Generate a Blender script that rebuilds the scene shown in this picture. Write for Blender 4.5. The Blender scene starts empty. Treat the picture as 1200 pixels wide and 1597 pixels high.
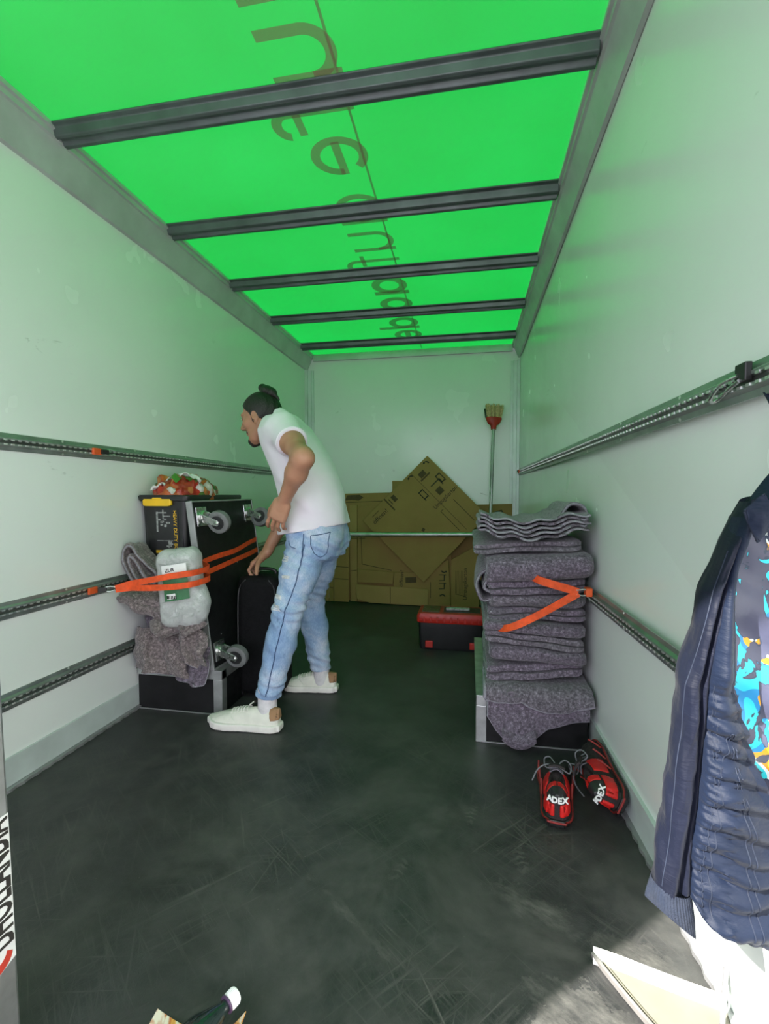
import bpy, bmesh, math, random
import numpy as np
from mathutils import Vector, Matrix, noise as mnoise

sc = bpy.context.scene
C = sc.collection
# ------------------------------------------------------------------ camera, world, sun, exposure
EYE = Vector((0.0, 0.0, 1.02))
cam = bpy.data.cameras.new('camera')
cam.sensor_fit = 'VERTICAL'
cam.sensor_height = 24.0
cam.lens = 24.0 * 730.0 / 1597.0
cam.clip_start = 0.02
cam_o = bpy.data.objects.new('camera', cam)
C.objects.link(cam_o)
cam_o.location = EYE
cam_o.rotation_euler = (math.radians(90 - 2.24), 0, math.radians(10.32))
sc.camera = cam_o

world = bpy.data.worlds.new('sky')
sc.world = world
world.use_nodes = True
bg = world.node_tree.nodes['Background']
bg.inputs[0].default_value = (0.93, 0.91, 1.06, 1)
bg.inputs[1].default_value = 3.5

SUN_EL = math.radians(37)
SUN_AZ = Vector((0.767, 0.642, 0)).normalized()      # the way the light travels over the ground
sun = bpy.data.lights.new('sun', 'SUN')
sun.energy = 20.0
sun.angle = math.radians(0.55)
sun.color = (1.0, 0.95, 0.88)
sun_o = bpy.data.objects.new('sun', sun)
C.objects.link(sun_o)
sd = Vector((SUN_AZ.x * math.cos(SUN_EL), SUN_AZ.y * math.cos(SUN_EL), -math.sin(SUN_EL)))
sun_o.rotation_euler = sd.to_track_quat('-Z', 'Y').to_euler()
sun_o.location = (-6, -6, 8)

sc.view_settings.view_transform = 'Standard'
sc.view_settings.look = 'None'
sc.view_settings.exposure = 0.0
sc.view_settings.gamma = 1.0
sc.view_settings.use_curve_mapping = False
sc.cycles.use_denoising = True
sc.cycles.max_bounces = 14
sc.cycles.diffuse_bounces = 8
sc.cycles.glossy_bounces = 5
sc.cycles.transmission_bounces = 8
sc.cycles.transparent_max_bounces = 12
sc.cycles.sample_clamp_indirect = 8.0

# ------------------------------------------------------------------ helpers: objects
def link(o, parent=None):
    C.objects.link(o)
    if parent is not None:
        o.parent = parent
    return o

def tag(o, label=None, cat=None, group=None, kind=None):
    if label: o['label'] = label
    if cat: o['category'] = cat
    if group: o['group'] = group
    if kind: o['kind'] = kind
    return o

def thing(name, label, cat, loc=(0, 0, 0), group=None):
    o = bpy.data.objects.new(name, None)
    o.empty_display_size = 0.05
    link(o)
    o.location = loc
    return tag(o, label, cat, group)

def origin(o):
    p = Vector((0, 0, 0))
    while o is not None:
        p += Vector(o.location)
        o = o.parent
    return p

def copy_tree(o, parent=None):
    c = o.copy()
    link(c, parent)
    for ch in list(o.children):
        copy_tree(ch, c)
    return c

class G:
    """collects vertices and faces in world coordinates; build() links them as one mesh object"""
    def __init__(s):
        s.v = []; s.f = []
    def add(s, vs, fs):
        n = len(s.v)
        s.v.extend([tuple(map(float, p)) for p in vs])
        s.f.extend([tuple(i + n for i in f) for f in fs])
        return s
    def box(s, lo, hi):
        (a, b, c), (d, e, g) = lo, hi
        return s.add([(a, b, c), (d, b, c), (d, e, c), (a, e, c), (a, b, g), (d, b, g), (d, e, g), (a, e, g)],
                     [(0, 3, 2, 1), (4, 5, 6, 7), (0, 1, 5, 4), (1, 2, 6, 5), (2, 3, 7, 6), (3, 0, 4, 7)])
    def obox(s, c, ax, half):
        c = Vector(c); A = [Vector(a).normalized() * h for a, h in zip(ax, half)]
        vs = [c + A[0] * i + A[1] * j + A[2] * k for k in (-1, 1) for (i, j) in ((-1, -1), (1, -1), (1, 1), (-1, 1))]
        return s.add(vs, [(0, 3, 2, 1), (4, 5, 6, 7), (0, 1, 5, 4), (1, 2, 6, 5), (2, 3, 7, 6), (3, 0, 4, 7)])
    def prism(s, poly, d):
        """poly: list of 3-D points (a flat outline), d: extrusion vector"""
        d = Vector(d); n = len(poly)
        vs = [Vector(p) for p in poly] + [Vector(p) + d for p in poly]
        fs = [tuple(range(n))[::-1], tuple(range(n, 2 * n))]
        fs += [(i, (i + 1) % n, n + (i + 1) % n, n + i) for i in range(n)]
        return s.add(vs, fs)
    def tube(s, path, r, seg=10, cap=True, flat=None):
        P = [Vector(p) for p in path]; n = len(P)
        R = r if isinstance(r, (list, tuple)) else [r] * n
        t0 = (P[1] - P[0]).normalized()
        up = Vector((0, 0, 1)) if abs(t0.z) < 0.9 else Vector((1, 0, 0))
        a = t0.cross(up).normalized()
        vs = []
        for i in range(n):
            t = (P[min(i + 1, n - 1)] - P[max(i - 1, 0)]).normalized()
            a = (a - t * a.dot(t)).normalized(); b = t.cross(a)
            for k in range(seg):
                q = 2 * math.pi * k / seg
                vs.append(P[i] + a * (R[i] * math.cos(q)) + b * (R[i] * math.sin(q)))
        fs = [(i * seg + k, i * seg + (k + 1) % seg, (i + 1) * seg + (k + 1) % seg, (i + 1) * seg + k) for i in range(n - 1) for k in range(seg)]
        if cap:
            fs += [tuple(range(seg))[::-1], tuple(range((n - 1) * seg, n * seg))]
        return s.add(vs, fs)
    def lathe(s, c, axis, prof, seg=24):
        """prof: list of (distance along axis, radius)"""
        c = Vector(c); ax = Vector(axis).normalized()
        up = Vector((0, 0, 1)) if abs(ax.z) < 0.9 else Vector((1, 0, 0))
        a = ax.cross(up).normalized(); b = ax.cross(a)
        vs = []
        for (z, r) in prof:
            for k in range(seg):
                q = 2 * math.pi * k / seg
                vs.append(c + ax * z + a * (r * math.cos(q)) + b * (r * math.sin(q)))
        n = len(prof)
        fs = [(i * seg + k, i * seg + (k + 1) % seg, (i + 1) * seg + (k + 1) % seg, (i + 1) * seg + k) for i in range(n - 1) for k in range(seg)]
        fs += [tuple(range(seg))[::-1], tuple(range((n - 1) * seg, n * seg))]
        return s.add(vs, fs)
    def grid(s, fn, nu, nv, closed_u=False):
        vs = [fn(i / (nu if closed_u else nu - 1), j / (nv - 1)) for j in range(nv) for i in range(nu)]
        fs = []
        for j in range(nv - 1):
            for i in range(nu if closed_u else nu - 1):
                k = (i + 1) % nu
                fs.append((j * nu + i, j * nu + k, (j + 1) * nu + k, (j + 1) * nu + i))
        return s.add(vs, fs)
    def shell(s, fn, nu, nv, th):
        """an open sheet fn(u,v) given thickness th (a closed skin)"""
        P = [[Vector(fn(i / (nu - 1), j / (nv - 1))) for i in range(nu)] for j in range(nv)]
        N = [[None] * nu for _ in range(nv)]
        for j in range(nv):
            for i in range(nu):
                du = P[j][min(i + 1, nu - 1)] - P[j][max(i - 1, 0)]
                dv = P[min(j + 1, nv - 1)][i] - P[max(j - 1, 0)][i]
                m = du.cross(dv)
                N[j][i] = m.normalized() if m.length > 1e-12 else Vector((0, 0, 1))
        top = [P[j][i] + N[j][i] * (th / 2) for j in range(nv) for i in range(nu)]
        bot = [P[j][i] - N[j][i] * (th / 2) for j in range(nv) for i in range(nu)]
        n = nu * nv
        fs = []
        for j in range(nv - 1):
            for i in range(nu - 1):
                a, b, c, d = j * nu + i, j * nu + i + 1, (j + 1) * nu + i + 1, (j + 1) * nu + i
                fs.append((a, b, c, d)); fs.append((n + d, n + c, n + b, n + a))
        rim = [i for i in range(nu)] + [j * nu + nu - 1 for j in range(1, nv)] + [(nv - 1) * nu + i for i in range(nu - 2, -1, -1)] + [j * nu for j in range(nv - 2, 0, -1)]
        for k in range(len(rim)):
            a, b = rim[k], rim[(k + 1) % len(rim)]
            fs.append((b, a, n + a, n + b))
        return s.add(top + bot, fs)
    def xf(s, T):
        s.v = [tuple(T @ Vector(p)) for p in s.v]
        return s
    def build(s, name, m, parent=None, smooth=None, bevel=0, seg=2, sub=0):
        me = bpy.data.meshes.new(name)
        off = origin(parent) if parent is not None else Vector((0, 0, 0))
        me.from_pydata([(x - off.x, y - off.y, z - off.z) for x, y, z in s.v], [], s.f)
        bm = bmesh.new(); bm.from_mesh(me)
        bmesh.ops.recalc_face_normals(bm, faces=bm.faces)
        bm.to_mesh(me); bm.free()
        me.materials.append(m)
        if smooth is not None or sub:
            me.shade_smooth()
            if smooth is not None and smooth < 180:
                me.set_sharp_from_angle(angle=math.radians(smooth))
        o = link(bpy.data.objects.new(name, me), parent)
        if bevel:
            md = o.modifiers.new('bevel', 'BEVEL'); md.width = bevel; md.segments = seg; md.limit_method = 'ANGLE'; md.angle_limit = math.radians(40)
        if sub:
            md = o.modifiers.new('sub', 'SUBSURF'); md.levels = sub; md.render_levels = sub
        return o

def nz(p, sc_=1.0, seed=0.0):
    return mnoise.noise(Vector((p[0] * sc_ + seed * 7.13, p[1] * sc_ - seed * 3.7, p[2] * sc_ + seed * 1.9)))

def lerp(a, b, t): return a + (b - a) * t
def interp(xs, ys, x): return float(np.interp(x, xs, ys))
def smoothpath(pts, n=40):
    """Catmull-Rom through pts"""
    P = [Vector(p) for p in pts]; P = [P[0] * 2 - P[1]] + P + [P[-1] * 2 - P[-2]]
    m = len(P) - 3; out = []
    for k in range(n):
        x = k / (n - 1) * m; i = min(int(x), m - 1); t = x - i
        a, b, c, d = P[i], P[i + 1], P[i + 2], P[i + 3]
        out.append(0.5 * ((2 * b) + (c - a) * t + (2 * a - 5 * b + 4 * c - d) * t * t + (3 * b - a - 3 * c + d) * t ** 3))
    return out

def text_into(g, body, size, pos, right, up, depth=0.0008, bold=0.0, center=False, width=None):
    """flat raised lettering: the letters' outline meshes laid in the plane (right, up)"""
    cu = bpy.data.curves.new('lettering', 'FONT')
    cu.body = body; cu.size = size; cu.extrude = depth; cu.offset = bold; cu.resolution_u = 3
    if center: cu.align_x = 'CENTER'
    tmp = bpy.data.objects.new('lettering', cu); C.objects.link(tmp)
    dg = bpy.context.evaluated_depsgraph_get(); dg.update()
    me = bpy.data.meshes.new_from_object(tmp.evaluated_get(dg))
    r = Vector(right).normalized(); u = Vector(up).normalized(); n = r.cross(u)
    k = 1.0
    if width:
        w = max(v.co.x for v in me.vertices) - min(v.co.x for v in me.vertices)
        k = width / w
    vs = [Vector(pos) + r * v.co.x * k + u * v.co.y + n * v.co.z for v in me.vertices]
    g.add(vs, [tuple(p.vertices) for p in me.polygons])
    bpy.data.objects.remove(tmp); bpy.data.curves.remove(cu); bpy.data.meshes.remove(me)
    return g

# ------------------------------------------------------------------ helpers: signed distance modelling (organic shapes)
class Field:
    def __init__(s, lo, hi, res):
        s.lo = np.array(lo, float); s.res = res
        n = np.ceil((np.array(hi) - s.lo) / res).astype(int) + 1
        s.n = n
        s.ax = [(s.lo[i] + res * np.arange(n[i])).astype(np.float32) for i in range(3)]
        s.D = np.full(n, 9.0, np.float32)
    def sub(s, lo, hi):
        a = np.clip(np.floor((np.array(lo) - s.lo) / s.res).astype(int), 0, s.n - 1)
        b = np.clip(np.ceil((np.array(hi) - s.lo) / s.res).astype(int) + 1, 1, s.n)
        sl = tuple(slice(int(a[i]), int(max(b[i], a[i] + 1))) for i in range(3))
        X = s.ax[0][sl[0]][:, None, None]; Y = s.ax[1][sl[1]][None, :, None]; Z = s.ax[2][sl[2]][None, None, :]
        return sl, X, Y, Z
    def mix(s, sl, d, k, op='add'):
        a = s.D[sl]
        if op == 'add':
            if k <= 0: s.D[sl] = np.minimum(a, d)
            else:
                h = np.clip(0.5 + 0.5 * (a - d) / k, 0, 1)
                s.D[sl] = a * (1 - h) + d * h - k * h * (1 - h)
        elif op == 'cut':
            s.D[sl] = np.maximum(a, -d)
        return s
    def cone(s, a, b, ra, rb, k=0.02, flat=None, fs=1.0, op='add'):
        a = np.array(a, float); b = np.array(b, float); m = max(ra, rb) * max(1, fs) + k + 3 * s.res
        sl, X, Y, Z = s.sub(np.minimum(a, b) - m, np.maximum(a, b) + m)
        ab = b - a; L = float(ab @ ab) + 1e-12
        px, py, pz = X - a[0], Y - a[1], Z - a[2]
        t = np.clip((px * ab[0] + py * ab[1] + pz * ab[2]) / L, 0, 1)
        qx, qy, qz = px - t * ab[0], py - t * ab[1], pz - t * ab[2]
        q2 = qx * qx + qy * qy + qz * qz
        if flat is not None:
            f = np.array(flat, float); f /= np.linalg.norm(f)
            w = qx * f[0] + qy * f[1] + qz * f[2]
            q2 = q2 + w * w * (1 / fs ** 2 - 1)
        return s.mix(sl, (np.sqrt(np.maximum(q2, 0)) - (ra + (rb - ra) * t)).astype(np.float32), k, op)
    def capcone(s, a, b, ra, rb, k=0.02):
        a = np.array(a, float); b = np.array(b, float); m = max(ra, rb) + k + 3 * s.res
        sl, X, Y, Z = s.sub(np.minimum(a, b) - m, np.maximum(a, b) + m)
        ab = b - a; L = float(ab @ ab) + 1e-12; u = ab / math.sqrt(L)
        px, py, pz = X - a[0], Y - a[1], Z - a[2]
        w = (px * ab[0] + py * ab[1] + pz * ab[2]) / L
        t = np.clip(w, 0, 1)
        q = np.sqrt((px - t * ab[0]) ** 2 + (py - t * ab[1]) ** 2 + (pz - t * ab[2]) ** 2) - (ra + (rb - ra) * t)
        return s.mix(sl, np.maximum(q, (w - 1) * math.sqrt(L)).astype(np.float32), k)
    def ell(s, c, r, ax=None, k=0.02, op='add'):
        c = np.array(c, float); r = np.array(r, float); m = r.max() + k + 3 * s.res
        A = np.eye(3) if ax is None else np.array([np.array(a, float) / np.linalg.norm(a) for a in ax])
        sl, X, Y, Z = s.sub(c - m, c + m)
        px, py, pz = X - c[0], Y - c[1], Z - c[2]
        q = [(px * A[i][0] + py * A[i][1] + pz * A[i][2]) / r[i] for i in range(3)]
        k0 = np.sqrt(q[0] ** 2 + q[1] ** 2 + q[2] ** 2)
        k1 = np.sqrt((q[0] / r[0]) ** 2 + (q[1] / r[1]) ** 2 + (q[2] / r[2]) ** 2) + 1e-9
        return s.mix(sl, (k0 * (k0 - 1) / k1).astype(np.float32), k, op)
    def rbox(s, c, half, rad, ax=None, k=0.0, op='add'):
        c = np.array(c, float); hf = np.array(half, float) - rad; m = np.linalg.norm(half) + k + 3 * s.res
        A = np.eye(3) if ax is None else np.array([np.array(a, float) / np.linalg.norm(a) for a in ax])
        sl, X, Y, Z = s.sub(c - m, c + m)
        px, py, pz = X - c[0], Y - c[1], Z - c[2]
        q = [np.abs(px * A[i][0] + py * A[i][1] + pz * A[i][2]) - hf[i] for i in range(3)]
        o = np.sqrt(sum(np.maximum(x, 0) ** 2 for x in q))
        i_ = np.minimum(np.maximum(q[0], np.maximum(q[1], q[2])), 0)
        return s.mix(sl, (o + i_ - rad).astype(np.float32), k, op)
    def func(s, lo, hi, fn, k=0.0, op='add'):
        sl, X, Y, Z = s.sub(lo, hi)
        return s.mix(sl, (fn(X, Y, Z) + 0 * (X + Y + Z)).astype(np.float32), k, op)
    def warp(s, fn):
        s.D = s.D + fn(s.ax[0][:, None, None], s.ax[1][None, :, None], s.ax[2][None, None, :]).astype(np.float32)
        return s
    def mesh(s):
        D = s.D; n = s.n
        S = D < 0
        cnt = np.zeros(n - 1, np.int8)
        offs = [(i, j, k) for i in (0, 1) for j in (0, 1) for k in (0, 1)]
        for (i, j, k) in offs:
            cnt += S[i:n[0] - 1 + i, j:n[1] - 1 + j, k:n[2] - 1 + k]
        idx = np.argwhere((cnt > 0) & (cnt < 8))
        vid = np.full(n - 1, -1, np.int32)
        vid[idx[:, 0], idx[:, 1], idx[:, 2]] = np.arange(len(idx))
        val = {o: D[idx[:, 0] + o[0], idx[:, 1] + o[1], idx[:, 2] + o[2]] for o in offs}
        acc = np.zeros((len(idx), 3)); num = np.zeros(len(idx))
        for o in offs:
            for a in range(3):
                if o[a] == 0:
                    p = list(o); p[a] = 1; p = tuple(p)
                    va, vb = val[o], val[p]
                    cr = (va < 0) != (vb < 0)
                    t = np.where(cr, va / np.where(cr, va - vb, 1), 0)
                    pos = np.array(o, float)[None, :] + t[:, None] * (np.array(p) - np.array(o))[None, :]
                    acc += np.where(cr[:, None], pos, 0); num += cr
        V = s.lo + s.res * (idx + acc / np.maximum(num, 1)[:, None])
        F = []
        for a in range(3):
            b, c = (a + 1) % 3, (a + 2) % 3
            s0 = [slice(None)] * 3; s1 = [slice(None)] * 3
            s0[a] = slice(0, -1); s1[a] = slice(1, None)
            A_, B_ = S[tuple(s0)], S[tuple(s1)]
            e = np.argwhere(A_ != B_)
            ok = (e[:, b] > 0) & (e[:, c] > 0) & (e[:, b] < n[b] - 1) & (e[:, c] < n[c] - 1)
            e = e[ok]
            inside = A_[e[:, 0], e[:, 1], e[:, 2]]
            def cell(db, dc):
                q = e.copy(); q[:, b] += db; q[:, c] += dc
                return vid[q[:, 0], q[:, 1], q[:, 2]]
            quad = np.stack([cell(-1, -1), cell(0, -1), cell(0, 0), cell(-1, 0)], 1)
            quad[~inside] = quad[~inside][:, ::-1]
            F.append(quad)
        F = np.concatenate(F)
        return V, F
    def build(s, name, m, parent=None, relax=1, xf=None):
        V, F = s.mesh()
        if xf is not None:
            A = np.array(xf); V = V @ A[:3, :3].T + A[:3, 3]
        for _ in range(relax):
            e = np.concatenate([F[:, [0, 1]], F[:, [1, 2]], F[:, [2, 3]], F[:, [3, 0]]])
            acc = np.zeros_like(V); cnt = np.zeros(len(V))
            for i in range(3):
                acc[:, i] = np.bincount(e[:, 0], V[e[:, 1], i], len(V)) + np.bincount(e[:, 1], V[e[:, 0], i], len(V))
            cnt = np.bincount(e[:, 0], minlength=len(V)) + np.bincount(e[:, 1], minlength=len(V))
            V = V * 0.4 + 0.6 * acc / np.maximum(cnt, 1)[:, None]
        off = np.array(origin(parent)) if parent is not None else np.zeros(3)
        me = bpy.data.meshes.new(name)
        me.vertices.add(len(V)); me.vertices.foreach_set('co', (V - off).astype(np.float32).ravel())
        me.loops.add(len(F) * 4); me.loops.foreach_set('vertex_index', F.astype(np.int32).ravel())
        me.polygons.add(len(F)); me.polygons.foreach_set('loop_start', (np.arange(len(F)) * 4).astype(np.int32))
        me.update(calc_edges=True); me.validate()
        me.shade_smooth()
        me.materials.append(m)
        return link(bpy.data.objects.new(name, me), parent)

# ------------------------------------------------------------------ helpers: procedural materials
class NT:
    def __init__(s, name):
        s.m = bpy.data.materials.new(name); s.m.use_nodes = True
        s.t = s.m.node_tree; s.n = s.t.nodes
        s.b = s.n['Principled BSDF']; s.out = s.n['Material Output']
        s._co = None
    def new(s, typ, **kw):
        x = s.n.new(typ)
        for k, v in kw.items():
            if k.startswith('i_'):
                x.inputs[k[2:].replace('_', ' ')].default_value = v
            else:
                setattr(x, k, v)
        return x
    def l(s, a, b): s.t.links.new(a, b)
    def co(s):
        if s._co is None: s._co = s.new('ShaderNodeTexCoord').outputs['Object']
        return s._co
    def mapped(s, scale=(1, 1, 1), loc=(0, 0, 0), rot=(0, 0, 0), vec=None):
        x = s.new('ShaderNodeMapping')
        x.inputs['Scale'].default_value = scale; x.inputs['Location'].default_value = loc; x.inputs['Rotation'].default_value = rot
        s.l(vec or s.co(), x.inputs['Vector'])
        return x.outputs[0]
    def noise(s, scale, detail=3, rough=0.55, vec=None, dist=0.0):
        x = s.new('ShaderNodeTexNoise')
        x.inputs['Scale'].default_value = scale; x.inputs['Detail'].default_value = detail
        x.inputs['Roughness'].default_value = rough; x.inputs['Distortion'].default_value = dist
        s.l(vec or s.co(), x.inputs['Vector'])
        return x.outputs['Fac']
    def ramp(s, fac, stops, interp='LINEAR'):
        x = s.new('ShaderNodeValToRGB'); r = x.color_ramp; r.interpolation = interp
        while len(r.elements) < len(stops): r.elements.new(0.5)
        for e, (p, c) in zip(r.elements, stops):
            e.position = p; e.color = (c[0], c[1], c[2], 1) if hasattr(c, '__len__') else (c, c, c, 1)
        s.l(fac, x.inputs[0])
        return x.outputs[0]
    def mixc(s, fac, a, b, mode='MIX'):
        x = s.new('ShaderNodeMix', data_type='RGBA', blend_type=mode)
        for sock, v in ((x.inputs[0], fac), (x.inputs[6], a), (x.inputs[7], b)):
            if hasattr(v, 'links'): s.l(v, sock)
            elif hasattr(v, '__len__'): sock.default_value = (v[0], v[1], v[2], 1)
            else: sock.default_value = v
        return x.outputs[2]
    def math(s, op, a, b=0.0, c=0.0):
        x = s.new('ShaderNodeMath', operation=op)
        for sock, v in zip(x.inputs, (a, b, c)):
            if hasattr(v, 'links'): s.l(v, sock)
            else: sock.default_value = v
        return x.outputs[0]
    def bump(s, h, strength=0.3, dist=0.01, normal=None):
        x = s.new('ShaderNodeBump'); x.inputs['Strength'].default_value = strength; x.inputs['Distance'].default_value = dist
        s.l(h, x.inputs['Height'])
        if normal is not None: s.l(normal, x.inputs['Normal'])
        s.l(x.outputs[0], s.b.inputs['Normal'])
        return x.outputs[0]
    def set(s, color=None, rough=None, metal=None, spec=None, **kw):
        for k, v in (('Base Color', color), ('Roughness', rough), ('Metallic', metal), ('Specular IOR Level', spec)):
            if v is None: continue
            if hasattr(v, 'links'): s.l(v, s.b.inputs[k])
            elif hasattr(v, '__len__'): s.b.inputs[k].default_value = (v[0], v[1], v[2], 1)
            else: s.b.inputs[k].default_value = v
        for k, v in kw.items():
            s.b.inputs[k.replace('_', ' ')].default_value = v
        return s.m

def simple(name, color, rough=0.5, metal=0.0, var=0.12, scale=12.0, bump=0.0, bscale=60.0, spec=0.5):
    n = NT(name)
    f = n.noise(scale, 4)
    c2 = tuple(max(0, x * (1 - var * 2)) for x in color); c1 = tuple(min(1, x * (1 + var)) for x in color)
    n.set(n.ramp(f, [(0.3, c2), (0.7, c1)]), n.ramp(n.noise(scale * 2.3), [(0.3, rough * 0.85), (0.7, min(1, rough * 1.15))]), metal, spec)
    if bump: n.bump(n.noise(bscale, 3), bump, 0.004)
    return n.m
# ------------------------------------------------------------------ the load box: dimensions
XL, YB, YR, H = -1.56, 4.36, -0.455, 2.35
def XR(y, z):
    """inner face of the right wall"""
    return lerp(0.53 - 0.0266 * (y - 0.6), 0.43, z / H)

# ------------------------------------------------------------------ setting materials
def m_wall():
    n = NT('white_wall_laminate')
    base = n.ramp(n.noise(1.3, 4), [(0.3, (0.74, 0.77, 0.76)), (0.7, (0.80, 0.82, 0.81))])
    # small dark scuffs, stretched
    s1 = n.ramp(n.noise(7.0, 5, 0.7, n.mapped((1, 0.45, 1.6), rot=(0.35, 0, 0)), 0.6), [(0.655, 0.0), (0.70, 1.0)])
    s2 = n.ramp(n.noise(2.2, 2), [(0.48, 0.0), (0.62, 1.0)])
    sc_ = n.math('MULTIPLY', n.math('MULTIPLY', s1, s2), 0.5)
    n.set(n.mixc(sc_, base, (0.30, 0.31, 0.30)), n.ramp(n.noise(3.0, 3), [(0.3, 0.19), (0.7, 0.28)]), 0.0, 0.55)
    n.bump(n.noise(3.5, 3), 0.06, 0.01)
    return n.m
def m_floor():
    n = NT('black_rubber_floor')
    base = n.ramp(n.noise(9.0, 6, 0.65), [(0.3, (0.015, 0.016, 0.017)), (0.75, (0.036, 0.037, 0.039))])
    # dusty patches and fine drag scratches in several directions
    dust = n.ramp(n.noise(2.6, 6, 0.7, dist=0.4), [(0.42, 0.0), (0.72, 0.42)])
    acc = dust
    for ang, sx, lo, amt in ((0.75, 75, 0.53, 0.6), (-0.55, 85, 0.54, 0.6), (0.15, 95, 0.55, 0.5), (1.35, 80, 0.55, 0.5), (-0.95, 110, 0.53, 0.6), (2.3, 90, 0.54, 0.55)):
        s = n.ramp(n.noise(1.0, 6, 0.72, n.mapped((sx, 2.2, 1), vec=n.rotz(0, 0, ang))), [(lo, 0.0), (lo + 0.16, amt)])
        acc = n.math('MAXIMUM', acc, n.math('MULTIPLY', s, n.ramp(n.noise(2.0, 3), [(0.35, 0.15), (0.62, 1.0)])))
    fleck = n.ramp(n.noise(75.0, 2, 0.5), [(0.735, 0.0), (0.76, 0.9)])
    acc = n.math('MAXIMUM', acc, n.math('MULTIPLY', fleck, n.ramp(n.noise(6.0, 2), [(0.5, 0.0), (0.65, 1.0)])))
    # dusty shoe prints, scuff streaks, and sun glare and sun-patch brightness painted in as pale colour: (x, y, turn, half length, half width, strength)
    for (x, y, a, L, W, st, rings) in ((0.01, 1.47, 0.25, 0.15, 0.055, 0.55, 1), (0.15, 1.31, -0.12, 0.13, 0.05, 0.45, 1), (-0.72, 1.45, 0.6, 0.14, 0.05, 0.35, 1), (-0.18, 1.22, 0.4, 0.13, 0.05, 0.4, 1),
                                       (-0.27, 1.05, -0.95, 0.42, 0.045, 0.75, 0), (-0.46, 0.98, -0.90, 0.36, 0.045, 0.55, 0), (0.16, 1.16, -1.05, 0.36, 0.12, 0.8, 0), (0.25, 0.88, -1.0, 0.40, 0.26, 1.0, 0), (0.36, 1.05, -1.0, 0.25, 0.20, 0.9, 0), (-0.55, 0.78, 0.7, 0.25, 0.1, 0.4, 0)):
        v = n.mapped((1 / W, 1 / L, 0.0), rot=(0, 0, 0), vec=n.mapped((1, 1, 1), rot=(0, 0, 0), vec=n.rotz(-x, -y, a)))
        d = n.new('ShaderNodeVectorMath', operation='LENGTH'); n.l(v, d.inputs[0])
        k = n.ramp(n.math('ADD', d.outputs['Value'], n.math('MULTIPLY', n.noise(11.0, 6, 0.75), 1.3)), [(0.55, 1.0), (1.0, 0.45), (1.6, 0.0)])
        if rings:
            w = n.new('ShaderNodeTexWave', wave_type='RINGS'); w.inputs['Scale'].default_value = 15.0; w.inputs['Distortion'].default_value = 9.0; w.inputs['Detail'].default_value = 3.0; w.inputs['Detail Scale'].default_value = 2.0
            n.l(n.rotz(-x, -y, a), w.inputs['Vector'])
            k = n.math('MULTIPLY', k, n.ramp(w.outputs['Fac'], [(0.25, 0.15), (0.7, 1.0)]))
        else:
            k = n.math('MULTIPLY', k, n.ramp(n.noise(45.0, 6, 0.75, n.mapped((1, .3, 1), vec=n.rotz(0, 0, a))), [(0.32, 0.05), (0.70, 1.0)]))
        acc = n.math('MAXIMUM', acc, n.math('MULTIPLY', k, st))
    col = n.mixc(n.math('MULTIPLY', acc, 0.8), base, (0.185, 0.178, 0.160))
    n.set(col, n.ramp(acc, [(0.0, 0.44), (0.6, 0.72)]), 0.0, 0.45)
    n.bump(n.noise(260.0, 3), 0.25, 0.002)
    return n.m
def _rotz(n, x, y, a):
    p = n.new('ShaderNodeMapping', vector_type='POINT')
    p.inputs['Location'].default_value = (x, y, 0); n.l(n.co(), p.inputs['Vector'])
    q = n.new('ShaderNodeMapping', vector_type='POINT')
    q.inputs['Rotation'].default_value = (0, 0, a); n.l(p.outputs[0], q.inputs['Vector'])
    return q.outputs[0]
NT.rotz = _rotz
def m_roof():
    n = NT('green_translucent_roof')
    n.n.remove(n.b)
    v = n.ramp(n.noise(1.6, 5, 0.65), [(0.3, (0.0007, 0.080, 0.0085)), (0.75, (0.0012, 0.096, 0.0120))])
    tr = n.new('ShaderNodeBsdfTranslucent'); n.l(v, tr.inputs[0])
    df = n.new('ShaderNodeBsdfDiffuse'); df.inputs[0].default_value = (0.09, 0.17, 0.10, 1)
    gl = n.new('ShaderNodeBsdfGlossy'); gl.inputs[0].default_value = (0.5, 0.55, 0.5, 1); gl.inputs['Roughness'].default_value = 0.35
    a = n.new('ShaderNodeAddShader'); n.l(tr.outputs[0], a.inputs[0]); n.l(df.outputs[0], a.inputs[1])
    x = n.new('ShaderNodeMixShader'); x.inputs[0].default_value = 0.06; n.l(a.outputs[0], x.inputs[1]); n.l(gl.outputs[0], x.inputs[2])
    n.l(x.outputs[0], n.out.inputs[0])
    return n.m
def m_film(name, c):
    n = NT(name); n.n.remove(n.b)
    t = n.new('ShaderNodeBsdfTransparent'); t.inputs[0].default_value = (*c, 1)
    d = n.new('ShaderNodeBsdfDiffuse'); d.inputs[0].default_value = (0.50, 0.40, 0.30, 1)
    x = n.new('ShaderNodeMixShader'); x.inputs[0].default_value = 0.35
    n.l(t.outputs[0], x.inputs[1]); n.l(d.outputs[0], x.inputs[2]); n.l(x.outputs[0], n.out.inputs[0])
    return n.m

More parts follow.
